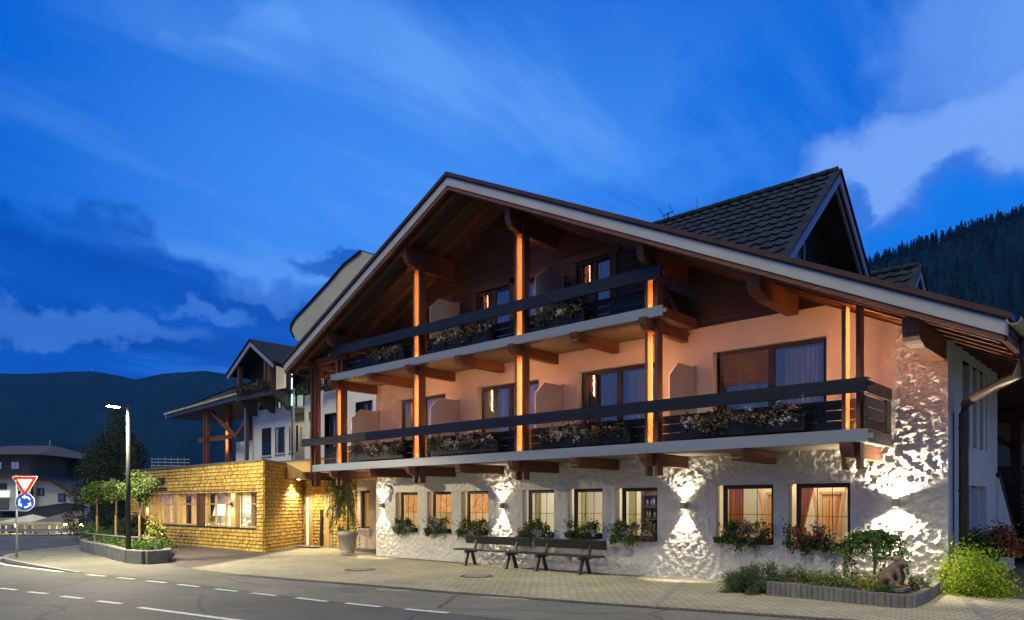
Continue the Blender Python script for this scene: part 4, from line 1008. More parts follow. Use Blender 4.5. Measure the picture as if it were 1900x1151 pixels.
wall_grid(-33.9, -30.02, 3.1, 8.2, .12, GWn, .008, y=18.0, seed=43, ztop=lambda x: 9.25 - 1.02 * abs(x + 32.27)).build('gable_wall', 'whitewall', wing, True)
for i, (a, b_, c, d) in enumerate(GWn):
    w = window('window', a + (.30 if i < 3 else .02), b_, c, d, 18.18, 1, .07, parent=wing)
    if i < 3: drape('curtain', a + .55, b_ - .08, c + .05, d - .05, 18.4, 'curtain', w)
    else: MB().box(a, b_, 18.5, 18.55, c, d).build('lit_ceiling', emis('lit_ceiling', (.75, .95, .85), .35), w)
    MB().box(a - .04, b_ + .04, 17.93, 18.15, c - .04, c).build('sill', 'reveal', w)
MB().box(-33.85, -21.0, 19.9, 19.95, 3.1, 8.0).build('back_wall', 'black', wing); MB().box(-33.8, -30.05, 18.2, 19.9, 6.15, 6.22).build('floor_slab', 'cream', wing); MB().box(-33.6, -30.15, 19.5, 19.55, 3.3, 6.1).build('room_wall', 'cream', wing)
light('room_light', 'AREA', (-31.8, 18.9, 5.8), 14, (1, .9, .7), wing, shape='RECTANGLE', size=2.5, size_y=.6, aim=(0, 0, -1))
# gable front in timber with balcony
b = MB(); b.prism([(-32.27, 9.34), (-34.55, 7.98), (-34.55, 7.78), (-32.27, 9.12), (-30.2, 7.84), (-30.2, 8.04)], 'y', 17.0, 17.06); b.build('verge_board', 'board', wing)
b = MB(); b.prism([(-32.27, 9.46), (-34.65, 8.06), (-34.65, 7.99), (-32.27, 9.36), (-30.1, 8.05), (-30.1, 8.12)], 'y', 16.96, 21.5); b.build('roof', 'tile', wing)
b = MB(); b.prism([(-32.27, 9.1), (-33.9, 8.15), (-33.9, 6.9), (-30.1, 6.9), (-30.1, 8.0)], 'y', 17.92, 17.98); b.build('gable_cladding', 'clad', wing)
b = MB(); b.box(-32.3, -31.3, 17.85, 17.92, 6.95, 8.3); o = b.build('door_frame', 'trim', wing)
MB().box(-32.2, -31.75, 17.80, 17.85, 6.95, 8.2).build('curtain', emis('lit_curtain', (1, .8, .55), .22, (.6, .5, .4)), o)
for x in (-33.6, -31.1, -30.75): MB().box(x - .08, x + .08, 17.1, 17.28, 6.9, zr(-20) if False else (8.35 if x < -33 else 8.3)).build('gable_post', 'darkwood', wing)
MB().prism([(-30.95, 7.0), (-30.15, 7.0), (-30.15, 7.85), (-30.95, 8.1)], 'y', 17.60, 17.64).build('lit_screen', emis('lit_screen', (1, .78, .5), .28, (.6, .5, .4)), wing)
b = MB(); b.box(-33.9, -30.35, 17.1, 17.95, 6.70, 6.86); b.build('balcony_floor', 'soffit', wing)
b = MB(); b.box(-33.7, -30.3, 17.05, 17.10, 6.66, 6.98); b.build('fascia_board', 'railold', wing)
for x in (-33.45, -31.75, -30.25): b = MB(); b.prism([(17.95, 6.0), (17.80, 6.0), (17.15, 6.55), (17.15, 6.7), (17.95, 6.7)], 'x', x - .07, x + .07); b.build('bracket_beam', 'railold', wing)
for dx in (0, .13, .26): MB().tube([(-34.05 + dx, 17.7, 3.2), (-34.05 + dx, 17.7, 7.2 + dx)], .05, 8).build('drain_pipe', 'steel' if dx == 0 else 'drain', wing)
MB().box(-34.35, -34.05, 18.5, 18.9, 6.6, 8.95).build('chimney_pipe', 'steel', wing)
MB().tube([(-30.05, 17.9, 3.2), (-30.06, 17.9, 5.5), (-30.08, 17.85, 6.3), (-30.02, 17.9, 8.1)], .035, 6).build('drain_pipe', 'drain', wing)
for z0, z1 in ((6.95, 7.45), (7.60, 7.85), (8.05, 8.25), (6.2, 6.7)): MB().tube([(-30.0, 17.84, z0), (-29.98, 17.84, z1)], .022, 6).build('light_tube', 'coolglow', wing)
# curved parapet of the stair tower above
sp = [P_ for P_ in [(-30.4, 14.4), (-31.9, 14.05), (-33.3, 13.4), (-35.0, 12.7), (-36.5, 12.1), (-36.95, 11.80), (-37.02, 11.45), (-36.7, 11.05), (-35.9, 10.5), (-34.0, 9.4), (-27.0, 9.0), (-27.0, 13.0)]]
MB().prism(sp, 'y', 22.0, 24.0).build('stair_tower', noisy('tower_plaster', (.36, .36, .33), .95, .8, .06, .3, 8), wing)
b = MB()
for p, q in zip(sp[:7], sp[1:8]): b.beam((p[0], 23.0, p[1] + .03), (q[0], 23.0, q[1] + .03), 2.2, .08, (0, 0, 1))
b.build('tower_cap', 'black', wing)
# open shed roof left of the wing
shed = thing('timber_shelter', 'open timber shelter with tiled roof and a glowing post beside the white wing', 'shelter', (-38, 18, 3.2))
b = MB(); b.prism([(-42.7, 6.60), (-42.7, 6.78), (-33.8, 7.05 + .45), (-33.8, 7.3)], 'y', 17.4, 21); b.build('roof_deck', 'soffit', shed)
b = MB(); y = 17.5
for r in range(9):
    b.add([(-42.75, y + r * .36, 6.86 + r * .13), (-33.75, y + r * .36, 7.62 + r * .10), (-33.75, y + r * .36 + .38, 7.70 + r * .10), (-42.75, y + r * .36 + .38, 6.95 + r * .13)], [(0, 1, 2, 3)])
b.build('roof_tiles', 'tile', shed)
b = MB(); b.beam((-42.75, 17.42, 6.70), (-33.8, 17.42, 6.98), .06, .22); b.build('eaves_board', 'board', shed)
b = MB(); b.beam((-42.6, 17.30, 6.80), (-33.9, 17.30, 7.10), .13, .10); b.build('gutter', 'gutter', shed)
for x in (-38.4, -38.15): b = MB(); b.box(x - .07, x + .07, 17.6, 17.8, 3.2, 6.75); b.build('post', 'woodz', shed)
for x in (-36.95, -36.6): b = MB(); b.box(x - .05, x + .05, 18.1, 18.3, 3.2, 6.9); b.build('post', 'postlit', shed)
MB().box(-36.74, -36.70, 18.15, 18.2, 4.5, 5.7).build('light_strip', 'led', shed)
b = MB(); b.box(-39.4, -34.9, 17.75, 17.9, 5.03, 5.24); b.build('tie_beam', 'woodx', shed)
b = MB(); b.beam((-37.9, 17.8, 6.6), (-35.3, 17.8, 5.1), .14, .18, (0, 1, 0)); b.build('brace', 'woodx', shed)
b = MB(); b.beam((-35.2, 17.8, 5.05), (-34.3, 17.8, 5.7), .14, .18, (0, 1, 0)); b.build('brace', 'woodx', shed)
b = MB(); b.box(-36.2, -33.9, 18.3, 18.5, 3.1, 4.9); b.build('wall_panel', 'whitewall', shed)
b = MB(); b.box(-36.3, -33.9, 19.0, 19.2, 4.9, 7.0); b.build('wall_panel', 'clad', shed)
b = MB(); b.box(-40.6, -33.9, 17.4, 18.0, 3.28, 3.36); b.build('roof_kerb', 'metalroof', shed)
# ------------------------------------------------------------------ flowers and plants
def clumps(g, n, k, box, sd):          # points gathered in k clumps inside a box
    lo, hi = np.array(box[0], float), np.array(box[1], float)
    c = lo + (hi - lo) * g.uniform(size=(k, 3)); s = g.uniform(.6, 1.3, size=k)
    i = g.integers(0, k, n); return c[i] + g.normal(size=(n, 3)) * np.array(sd) * s[i][:, None]
def blossoms(mb, g, pts, r):
    for p in pts:
        q = p + g.normal(size=(9, 3)) * r * .55; mb.leaves(q, r * .75, g, asp=.9)
def flower_box(x0, x1, y, z, label, seed, mats=('leafdry', 'flw', 'flp'), n=1.0, group='flower boxes on the balcony fronts', big=1.0, boxm='rail', deep=.22, hh=.30, hang=.10):
    g = rngs(seed); L = x1 - x0
    t = thing('flower_box', label, 'flower box', ((x0 + x1) / 2, y, z), group)
    b = MB(); b.prism([(y + .02, z), (y + deep - .02, z), (y + deep, z + hh), (y - .03, z + hh), (y - .03, z + hh - .05), (y, z + hh - .05)], 'x', x0, x1); b.build('box', boxm, t, bevel=.005)
    if hh > .25:
        for xx in (x0 + .07, x1 - .17): MB().box(xx, xx + .10, y - .012, y + .01, z + .12, z + .22).build('handle_hole', 'black', t)
    k = max(5, int(L * 8)); top = z + hh
    P1 = clumps(g, int(520 * L * n), k, ((x0 + .05, y + .0, top - .02), (x1 - .05, y + deep * .7, top + .16 * big)), (.09, .06, .07))
    P2 = clumps(g, int(260 * L * n), max(3, int(L * 4)), ((x0 + .05, y - .09, top - hang), (x1 - .1, y - .03, top + .05)), (.08, .03, .07))
    MB().leaves(np.vstack([P1, P2]), .062, g, asp=.8).build('foliage', mats[0], t)
    for m_, q in ((mats[1], .5), (mats[2], .75)):
        mb = MB(); c = clumps(g, int(34 * L * q * n), max(3, int(L * 3)), ((x0 + .1, y - .10, top - hang * .8), (x1 - .1, y + .02, top + .22 * big)), (.10, .03, .06))
        blossoms(mb, g, c, .045); mb.build('blossom', m_, t)
    return t
for i, (u0, u1, lab) in enumerate([(652, 746, 'flower box on the lower balcony, in the bay farthest left'), (797, 922, 'lower balcony flower box between the second and third glowing posts'), (1000, 1168, 'lower balcony flower box between the third and fourth glowing posts'), (1262, 1492, 'longest balcony flower box, below the window with a half shut roller shutter')]):
    flower_box(PXY(u0, 14.03), PXY(u1, 14.03), 14.04, 3.08, lab, 60 + i)
for i, (u0, u1, lab) in enumerate([(686, 748, 'flower box on the upper balcony, in the bay farthest left'), (800, 910, 'upper balcony flower box between its first and second glowing posts'), (992, 1082, 'upper balcony flower box between its second and third glowing posts')]):
    flower_box(PXY(u0, 14.03), PXY(u1, 14.03), 14.04, 6.05, lab, 70 + i)
names = ['first', 'second', 'third', 'fourth', 'fifth', 'sixth']
for i, (a, b_, c, d) in enumerate(GW):
    if i < 3: ms, lab = ('leafg', 'flp', 'flw'), 'green flower box in the %s ground floor window from the left' % names[i]
    elif i == 3: ms, lab = ('leafg', 'flp', 'flw'), 'green flower box in the window right of the wall lamp above the bench'
    elif i == 4: ms, lab = ('leafg', 'flp', 'flw'), 'green flower box in the window above the right bench'
    elif i == 5: ms, lab = ('leafpale', 'flp', 'flw'), 'bright green flower box in the window with the bar shelf'
    elif i == 6: ms, lab = ('leafg', 'flp', 'flw'), 'dusky flower box in the left one of the two large windows on the right'
    else: ms, lab = ('leafg', 'flw', 'flr'), 'flower box with red geraniums in the rightmost ground floor window'
    flower_box(a + (.0 if i > 5 else -.02), b_ - .04, YF - .12, c + .005, lab, 80 + i, ms, .85 * 1.5 if i < 6 else 1.4, 'flower boxes in the ground floor windows', 1.75, 'soil', .2, .14, .16)
for i, (x0, x1, y, z, lab) in enumerate([(-33.5, -30.4, 16.95, 6.95, 'long trailing flower box on the gable balcony of the white wing'), (-30.2, -29.4, 18.15, 6.75, 'small flower box under the left grille of the white wing'), (-28.4, -27.2, 18.15, 6.75, 'small flower box under the right grille of the white wing')]):
    flower_box(x0, x1, y, z, lab, 95 + i, ('leafd', 'flp', 'leafdry'), .6, 'flower boxes on the white wing', 1.2, 'railold', .2, .16)

# benches
def bench(xa, xb, label):
    y0 = 14.86; z = zg(xa)
    t = thing('bench', label, 'bench', ((xa + xb) / 2, y0 + .2, z), 'benches against the plaster wall')
    MB().box(xa, xb, y0, y0 + .34, z + .455, z + .50).build('seat', 'bench', t, bevel=.008)
    b = MB(); b.beam((xa + .12, y0 + .42, z + .76), (xb - .02, y0 + .42, z + .76), .04, .24, (0, -.17, 1)); b.build('backrest', 'bench', t, bevel=.008)
    for x in (xa + .55, xb - .52):
        b = MB(); b.box(x - .05, x + .05, y0 - .04, y0 + .40, z + .385, z + .453); b.build('cross_rail', 'bench', t, bevel=.006)
        for s_ in (-1, 1):
            b = MB(); b.beam((x, y0 + .17 + s_ * .08, z + .40), (x, y0 + .17 + s_ * .22, z + .0), .07, .085, (0, 1, 0)); b.build('leg', 'bench', t, bevel=.006)
        b = MB(); b.beam((x, y0 + .35, z + .42), (x, y0 + .45, z + .84), .065, .05, (0, 1, 0)); b.build('back_support', 'bench', t, bevel=.005)
bench(-15.98, -13.27, 'left dark wooden bench with splayed legs, under the wall lamp')
bench(-13.24, -10.72, 'right dark wooden bench with splayed legs, nearer the bar window')

# pot with the weeping spruce
def weeping():
    x0, y0 = -21.7, 15.1; z = -.05
    pt = thing('plant_pot', 'large round taupe pot standing by the entrance', 'plant pot', (x0, y0, z))
    MB().lathe([(.25, 0), (.265, .05), (.25, .06), (.25, .08), (.34, .60), (.37, .61), (.38, .77), (.35, .77), (.33, .70)], (x0, y0, z), 32).build('pot', 'pot', pt, True)
    MB().lathe([(.33, .70), (.05, .72)], (x0, y0, z), 24).build('soil', 'soil', pt)
    t = thing('weeping_spruce', 'weeping conifer drooping over its pot beside the shingled entrance', 'tree', (x0, y0, z + .72))
    g = rngs(11); zt = z + .72
    st = [(x0, y0, zt), (x0 + .05, y0, zt + .8), (x0 - .02, y0, zt + 1.5), (x0 - .12, y0 - .02, zt + 1.95), (x0 - .42, y0 - .05, zt + 2.13), (x0 - .85, y0 - .08, zt + 1.95)]
    tr = MB(); tr.tube(st, .045, 7, .015)
    pts = []
    def spray(p, q, droop, n):
        P_ = []
        for i in range(9):
            s_ = i / 8; P_.append((p[0] + (q[0] - p[0]) * min(1, s_ * 1.5), p[1] + (q[1] - p[1]) * min(1, s_ * 1.5), p[2] + .10 * math.sin(s_ * 2.6) * (1 - s_) - droop * s_ ** 1.8))
        tr.tube(P_, .014, 4, .005)
        A = np.array(P_); 
        for i in range(n):
            s_ = g.uniform(.08, 1) * 7.99; k = int(s_); pts.append(A[k] + (A[k + 1] - A[k]) * (s_ - k) + g.normal(size=3) * .032 + np.array([0, 0, -abs(g.normal()) * .07]))
    for i in range(34):
        k = g.uniform(.25, .99); j = min(int(k * 5), 4); f_ = k * 5 - j
        p = [st[j][a] + (st[j + 1][a] - st[j][a]) * f_ for a in range(3)]
        ang = g.uniform(0, 6.28); r = g.uniform(.25, .62) * (1.25 - .5 * k)
        spray(p, (p[0] + math.cos(ang) * r, p[1] + math.sin(ang) * r * .8), min(g.uniform(.7, 1.5), p[2] - zt + .25), 190)
    for i, (dx, dz, dr) in enumerate(((-.95, 1.0, .45), (-.85, .75, .75), (.55, 1.0, 1.45), (.72, .85, 1.3), (-.65, 1.75, .9), (-.85, 1.95, 1.0), (-.6, 2.0, 1.3))):
        spray((x0 + .02 - (.5 if dz > 1.5 else 0), y0, zt + dz), (x0 + dx, y0 - .2 + .06 * i), dr, 230)
    tr.build('trunk', 'bark', t)
    MB().leaves(np.array(pts), .085, g, asp=.22).build('foliage', 'spruce', t)
    f = thing('pot_flowers', 'violet and white flowers around the rim of the large pot', 'flowers', (x0 - .2, y0 - .3, zt + .03))
    c = np.array([[x0 + .30 * math.cos(a), y0 + .30 * math.sin(a), zt + .07 + .05 * g.normal()] for a in g.uniform(2.6, 5.2, 46)])
    mb = MB(); mb.leaves(c[g.integers(0, 46, 260)] + g.normal(size=(260, 3)) * .05, .05, g); mb.build('foliage', 'leafg', f)
    mb = MB(); blossoms(mb, g, c[:32], .035); mb.build('blossom', 'flv', f)
weeping()

# flower bed at the right corner
bed = thing('flower_bed', 'raised flower bed edged with grey concrete palisades by the corner pier', 'flower bed', (-4.5, 14, -.05))
edge = [(-5.72, 13.32), (-5.0, 13.16), (-4.3, 12.98), (-3.62, 12.78), (-3.30, 12.72), (-3.13, 12.86), (-3.14, 13.6), (-3.22, 14.5), (-3.30, 15.3)]
pal = MB(); k = 0
for (xa, ya), (xb, yb) in zip(edge[:-1], edge[1:]):
    L = math.hypot(xb - xa, yb - ya); d = Vector((xb - xa, yb - ya, 0)).normalized(); s_ = 0
    while s_ < L - .03:
        w = (.085, .115)[k % 2]; c = Vector((xa, ya, 0)) + d * (s_ + w / 2); k += 1; s_ += w + .006
        z0 = zg(c.x) - .05; zt = .22 + random.uniform(-.006, .006)
        nrm = Vector((d.y, -d.x, 0)); poly = []
        for a in range(7):
            th = math.pi * a / 6; poly.append(c - d * (w / 2) * math.cos(th) + nrm * (.035 * math.sin(th)))
        poly += [c + d * (w / 2) - nrm * .08, c - d * (w / 2) - nrm * .08]
        pal.prism([(p.x, p.y) for p in poly], 'z', z0, zt)
tag(pal.build('palisade', 'conc2', bed, bevel=.006))
so = MB(); so.prism([(x + (.05 if i < 5 else -.05) * 0, y + .05) for i, (x, y) in enumerate(edge)] + [(-3.4, 15.55), (-6.2, 15.55), (-6.3, 14.0)], 'z', -.1, .16); so.build('soil', 'soil', bed)
def bush(name, label, cat, c, r, n, size, mname, seed, kcl=26, asp=.5, sd=.2, group=None, upr=False, stems=True):
    g = rngs(seed); t = thing(name, label, cat, (c[0], c[1], c[2]), group)
    u = g.normal(size=(kcl, 3)); u /= np.linalg.norm(u, axis=1)[:, None]; u *= g.uniform(.45, 1.0, size=(kcl, 1)); u[:, 2] = np.abs(u[:, 2]) * 1.0
    cc = np.array(c) + u * np.array(r) * np.array([1, 1, .95])
    i = g.integers(0, kcl, n); P_ = cc[i] + g.normal(size=(n, 3)) * np.array(r) * sd
    P_[:, 2] = np.maximum(P_[:, 2], c[2] + .01)
    out = (P_ - np.array([c[0], c[1], c[2] + r[2] * .2])) / np.array(r)
    MB().leaves(P_, size, g, asp=asp, out=out if upr else None).build('foliage', mname, t)
    if stems:
        s_ = MB()
        for k in range(6): s_.tube([(c[0] + g.uniform(-.3, .3) * r[0] * .5, c[1], c[2]), tuple(cc[k % kcl] * .7 + np.array(c) * .3), tuple(cc[k % kcl])], .012, 4, .004)
        s_.build('stem', 'bark', t)
    return t
bush('juniper_shrub', 'low rounded dark green juniper at the left end of the flower bed', 'shrub', (-6.15, 13.75, -.06), (.62, .62, .60), 17000, .045, 'juniper', 31, 60, .3, .11, upr=True)
bush('juniper_shrub', 'small juniper tuft behind the right side of the big rounded juniper', 'shrub', (-5.55, 14.3, .1), (.3, .3, .38), 1800, .055, 'juniper', 32, 16, .2, .18, upr=True)
for i, (x, y, r, h, m_, lab) in enumerate([(-5.25, 14.3, .25, .28, 'leafpale', 'wispy ground plant in the bed beside the small juniper'), (-4.72, 14.0, .38, .26, 'leafpale', 'pale grey green cushion plant in the middle of the bed'), (-4.05, 13.75, .35, .32, 'leafy', 'yellow green leafy plant at the foot of the small weeping tree'), (-3.62, 13.1, .22, .16, 'leafg', 'small green plant in the front corner of the bed'), (-3.35, 14.1, .16, .30, 'leafg', 'upright green plant right of the stone frog')]):
    bush('bed_plant', lab, 'plant', (x, y, .16), (r, r * .8, h), int(900 * r / .3), .05, m_, 40 + i, 14, .5, .22, 'low plants in the flower bed')
# little weeping tree behind the frog
def little_tree():
    x0, y0, z = -4.15, 14.35, .15; g = rngs(52)
    t = thing('weeping_shrub', 'small weeping tree with dark hanging leaves behind the stone frog', 'tree', (x0, y0, z))
    tr = MB(); tr.tube([(x0, y0, z), (x0 + .03, y0, z + .45), (x0, y0, z + .82)], .03, 6, .02); pts = []
    for i in range(44):
        a = g.uniform(0, 6.28); r = g.uniform(.2, .62); dz = g.uniform(.2, .75) * (r / .55)
        if math.cos(a) < -.3: dz *= 1.25; r *= 1.15
        P_ = [(x0 + math.cos(a) * r * min(1, s_ * 1.35), y0 + math.sin(a) * r * .8 * min(1, s_ * 1.35), z + .80 + .27 * math.sin(s_ * 2.7) * (.6 + .4 * g.uniform()) - dz * s_ ** 2.2) for s_ in [k / 7 for k in range(8)]]
        tr.tube(P_, .008, 4, .003); A = np.array(P_)
        for k in range(120): s_ = g.uniform(.1, 1) * 6.99; j = int(s_); pts.append(A[j] + (A[j + 1] - A[j]) * (s_ - j) + g.normal(size=3) * .03)
    tr.build('trunk', 'bark', t); MB().leaves(np.array(pts), .062, g, asp=.5).build('foliage', 'leafg', t)
little_tree()
def frog():
    x, y, z = -3.66, 13.75, .24
    s_ = MB(); s_.prism([(-.26, -.18), (.22, -.2), (.25, .16), (-.22, .2)], 'z', 0, .07); so_ = s_.build('stone_slab', 'conc2', None, bevel=.01); so_.location = (x, y, .17)
    tag(so_, 'flat stone slab carrying the frog statue in the flower bed', 'slab')
    t = thing('frog_statue', 'brown stone frog sitting upright on a slab in the flower bed', 'statue', (x, y, z))
    b = MB()
    def e(c, r, sc): b.ball((c[0], c[1], c[2]), r, 16, 12, sc)
    # frog looks to the right (+x): sloping back, belly, broad head, bent hind legs, straight front legs
    for k in range(9):
        f = k / 8; e((-.10 + .17 * f, 0, .12 + .20 * f), .125 - .035 * f, (1.0, 1.15, 1.0))
    e((.095, 0, .355), .088, (1.15, 1.2, .72)); e((.15, 0, .345), .06, (1.1, 1.35, .62))
    for s2 in (-1, 1):
        e((.075, s2 * .062, .415), .032, (1, 1, 1))
        for k in range(7): f = k / 6; e((-.12 + .14 * f, s2 * (.115 + .03 * math.sin(f * 3)), .07 + .075 * math.sin(f * 3.1)), .062 - .012 * f, (1, .8, 1))
        for k in range(6): f = k / 5; e((.02 - .02 * f, s2 * .15, .06 - .03 * f), .036, (1, 1, .8))
        for k in range(5): f = k / 4; e((.0 + .12 * f, s2 * .155, .022), .026, (1, 1, .7))
        for k in range(9): f = k / 8; e((.085 + .03 * math.sin(f * 3.1), s2 * (.085 + .02 * f), .25 - .22 * f), .038 - .008 * f, (1, 1, 1))
        for k in range(4): f = k / 3; e((.09 + .07 * f, s2 * (.105 + .015 * f), .018), .022, (1, 1, .7))
    o = b.build('body', 'stone', t, True)
    # verts were written around the origin: move them to the slab
    me = o.data
    L_ = Vector((x, y, z))
    for v in me.vertices: v.co = (v.co + L_) * 1.12
    rm = o.modifiers.new('remesh', 'REMESH'); rm.mode = 'VOXEL'; rm.voxel_size = .011; rm.use_smooth_shade = True
frog()
bush('lime_bush', 'loose bright lime green bush at the foot of the drain pipe', 'bush', (-2.75, 15.55, 0), (.62, .60, .98), 9000, .060, 'leaflime', 61, 40, .45, .17)
bush('berry_shrub', 'round shrub half dark green, half red brown, behind the lime bush', 'shrub', (-2.72, 17.6, .62), (.45, .5, .55), 3600, .07, 'red', 62, 24, .6, .2)
bush('dark_shrub', 'dark green shrub by the drain pipe, left of the red brown one', 'shrub', (-2.98, 17.1, .55), (.32, .35, .55), 2600, .07, 'leafg', 66, 18, .6, .2)
bush('paving_weed', 'tuft of grass growing between the paving stones at the far right', 'weed', (-1.45, 13.2, .02), (.10, .5, .08), 260, .05, 'leafg', 63, 10, .3, .3, stems=False)
bush('dark_hedge', 'dark unlit hedge at the end of the side path', 'hedge', (-3.0, 26.6, 0), (.9, .9, 1.6), 6000, .10, 'leafd', 64, 30, .6, .2)
bush('garden_bush', 'dim green bush behind the dark timber porch post', 'bush', (-4.6, 29.6, .8), (.9, .6, 1.4), 5000, .10, 'leafg', 65, 30, .6, .2)
# timber porch and house at the back right
por = thing('timber_porch', 'dark timber porch post and beams behind the hotel side wall', 'porch', (-3.75, 27.4, 0))
b = MB(); b.box(-3.92, -3.64, 27.3, 27.58, 0, 4.6); b.build('post', 'darkwood', por)
b = MB(); b.box(-6.5, -.5, 27.25, 27.6, 4.25, 4.62); b.build('beam', 'darkwood', por)
b = MB(); b.beam((-3.8, 27.4, 3.4), (-5.0, 27.4, 4.3), .16, .2, (0, 1, 0)); b.build('brace', 'darkwood', por)
b = MB(); b.box(-9, 3, 20.9, 30, 4.66, 4.74); b.build('ceiling_boards', 'darkwood', por)
bh_ = thing('rear_house', 'white house with a wooden railed balcony glimpsed beyond the side path', 'house', (-4, 31.5, 0))
b = MB(); b.box(-12, 4, 31.2, 34, -.1, 3.8); b.build('wall', 'whitewall', bh_); b = MB(); b.box(-12, 4, 31.1, 34, 3.8, 5.2); b.build('wooden_upper', 'softwood', bh_)
b = MB(); b.box(-12, 4, 30.3, 31.2, 2.0, 2.16); b.build('balcony_floor', 'darkwood', bh_)
b = MB(); b.box(-12, 4, 30.3, 30.36, 2.88, 2.98); x = -8.
while x < 2: b.box(x, x + .05, 30.31, 30.35, 2.16, 2.88); x += .11
b.build('railing', 'wood', bh_)
ra = thing('ramp_wall', 'low sloping dark stair wall at the end of the hotel side wall', 'wall', (-3.25, 21.5, 0))
MB().prism([(20.4, -.1), (22.6, -.1), (22.6, .9), (20.4, 2.3)], 'x', -3.30, -3.15).build('wall', 'whitewall', ra); MB().prism([(20.4, 2.3), (22.6, .9), (22.6, 1.0), (20.4, 2.4)], 'x', -3.33, -3.12).build('coping', 'black', ra)

# ------------------------------------------------------------------ planter, trees, lamp and signs on the left
def rz_(x): return raised(x) + .006
PE = [(-32.3, 10.6), (-31.6, 9.85), (-30.4, 9.35), (-29.0, 9.0), (-27.3, 8.76), (-25.6, 8.62), (-24.4, 8.50), (-23.3, 8.42), (-22.62, 8.62), (-22.72, 9.30), (-23.8, 9.75)]
pl = thing('planter', 'raised planting bed edged with dark concrete blocks beside the street lamp', 'planter', (-27, 9.5, 0))
b = MB()
for p, q in zip(PE[:-1], PE[1:]):
    L = math.hypot(q[0] - p[0], q[1] - p[1]); n = max(1, round(L / .55))
    for k in range(n):
        a_ = [p[i] + (q[i] - p[i]) * (k / n) for i in (0, 1)]; c_ = [p[i] + (q[i] - p[i]) * ((k + .97) / n) for i in (0, 1)]
        z0 = rz_(a_[0]); b.beam((a_[0], a_[1], z0 + .17), (c_[0], c_[1], rz_(c_[0]) + .17), .22, .46)
b.build('edging_block', 'concrete', pl, bevel=.02)
b = MB(); b.prism(PE + [(-25.3, 10.5), (-27.6, 11.1), (-30, 11.2)], 'z', -.1, .26); b.build('soil', 'soil', pl)
b = MB(); b.tube([(-32.0, 10.0, .62), (-29.5, 9.15, .62), (-26.5, 8.8, .64), (-24.0, 8.62, .66), (-22.8, 9.0, .66)], .022, 6)
for x, y in ((-32.0, 10.0), (-27.9, 8.95), (-22.8, 9.0)): b.tube([(x, y, .2), (x, y, .64)], .018, 6)
b.build('rail', 'steel', pl)
def std_tree(x, y, h, r, label, mname, seed, lean=0., stakes=1, n=2600, sx=1.):
    g = rngs(seed); z = .24
    t = thing('standard_tree', label, 'tree', (x, y, z), 'round headed trees in the planter')
    tr = MB(); tr.tube([(x, y, z), (x + lean * .5, y, z + h * .45), (x + lean, y, z + h - r * .3)], .045, 8, .03)
    for k in range(7): a = k * .9; tr.tube([(x + lean, y, z + h - r * .9), (x + lean + .55 * r * math.cos(a), y + .55 * r * math.sin(a), z + h - .1 + .3 * r * math.sin(k * 2.1))], .016, 4, .005)
    tr.build('trunk', 'bark', t)
    for k in range(stakes):
        s_ = MB(); s_.tube([(x + .14 + .1 * k, y - .08, z), (x + lean * .5 + .09, y - .05, z + h * .52)], .035, 7); s_.build('stake', 'stake', t)
    kc = 34; u = g.normal(size=(kc, 3)); u /= np.linalg.norm(u, axis=1)[:, None]; u *= g.uniform(.35, 1.0, (kc, 1))
    cc = np.array([x + lean, y, z + h]) + u * np.array([r * sx, r * sx, r * .86]); i = g.integers(0, kc, n)
    P_ = cc[i] + g.normal(size=(n, 3)) * r * .17
    MB().leaves(P_, .085, g, asp=.6).build('crown', mname, t)
std_tree(-31.9, 10.35, 1.90, .52, 'leftmost round headed tree, with an olive crown on a pale stem', 'leafg', 101, -.15)
std_tree(-29.95, 10.35, 1.95, .47, 'middle round headed tree with two pale stakes', 'leafpale', 102, 0, 2)
std_tree(-26.55, 9.95, 2.02, .56, 'round headed tree right of the lamp pole, in front of the annex window', 'leafpale', 103, -.05, 1, 3200)
bush('yellow_shrub', 'pale yellow leaved shrub at the right end of the planter', 'shrub', (-25.5, 10.0, .2), (.38, .38, .88), 1900, .085, 'leafy', 104, 22, .8, .2)
bush('box_hedge', 'dark clipped hedge behind the round headed trees', 'hedge', (-29.0, 10.7, .2), (2.6, .45, .95), 9000, .09, 'leafd', 105, 60, .6, .12)
bush('round_bush', 'dark round bush at the far left end of the planter', 'bush', (-32.0, 10.25, .1), (.62, .6, .75), 3600, .07, 'leafg', 106, 26, .6, .18)
gcv = MB(); g = rngs(107); P_ = np.stack([g.uniform(-31.2, -23.4, 5200), np.zeros(5200), np.zeros(5200)], 1)
P_[:, 1] = np.interp(P_[:, 0], [-31.5, -29, -25.6, -23.3], [10.0, 9.2, 8.8, 8.65]) + g.uniform(0, 1.3, 5200); P_[:, 2] = .28 + np.abs(g.normal(size=5200)) * .10
tag(gcv.leaves(P_, .085, g, asp=.45).build('ground_cover', 'leafg'), 'low leafy ground cover filling the planter', 'ground cover', kind='stuff')
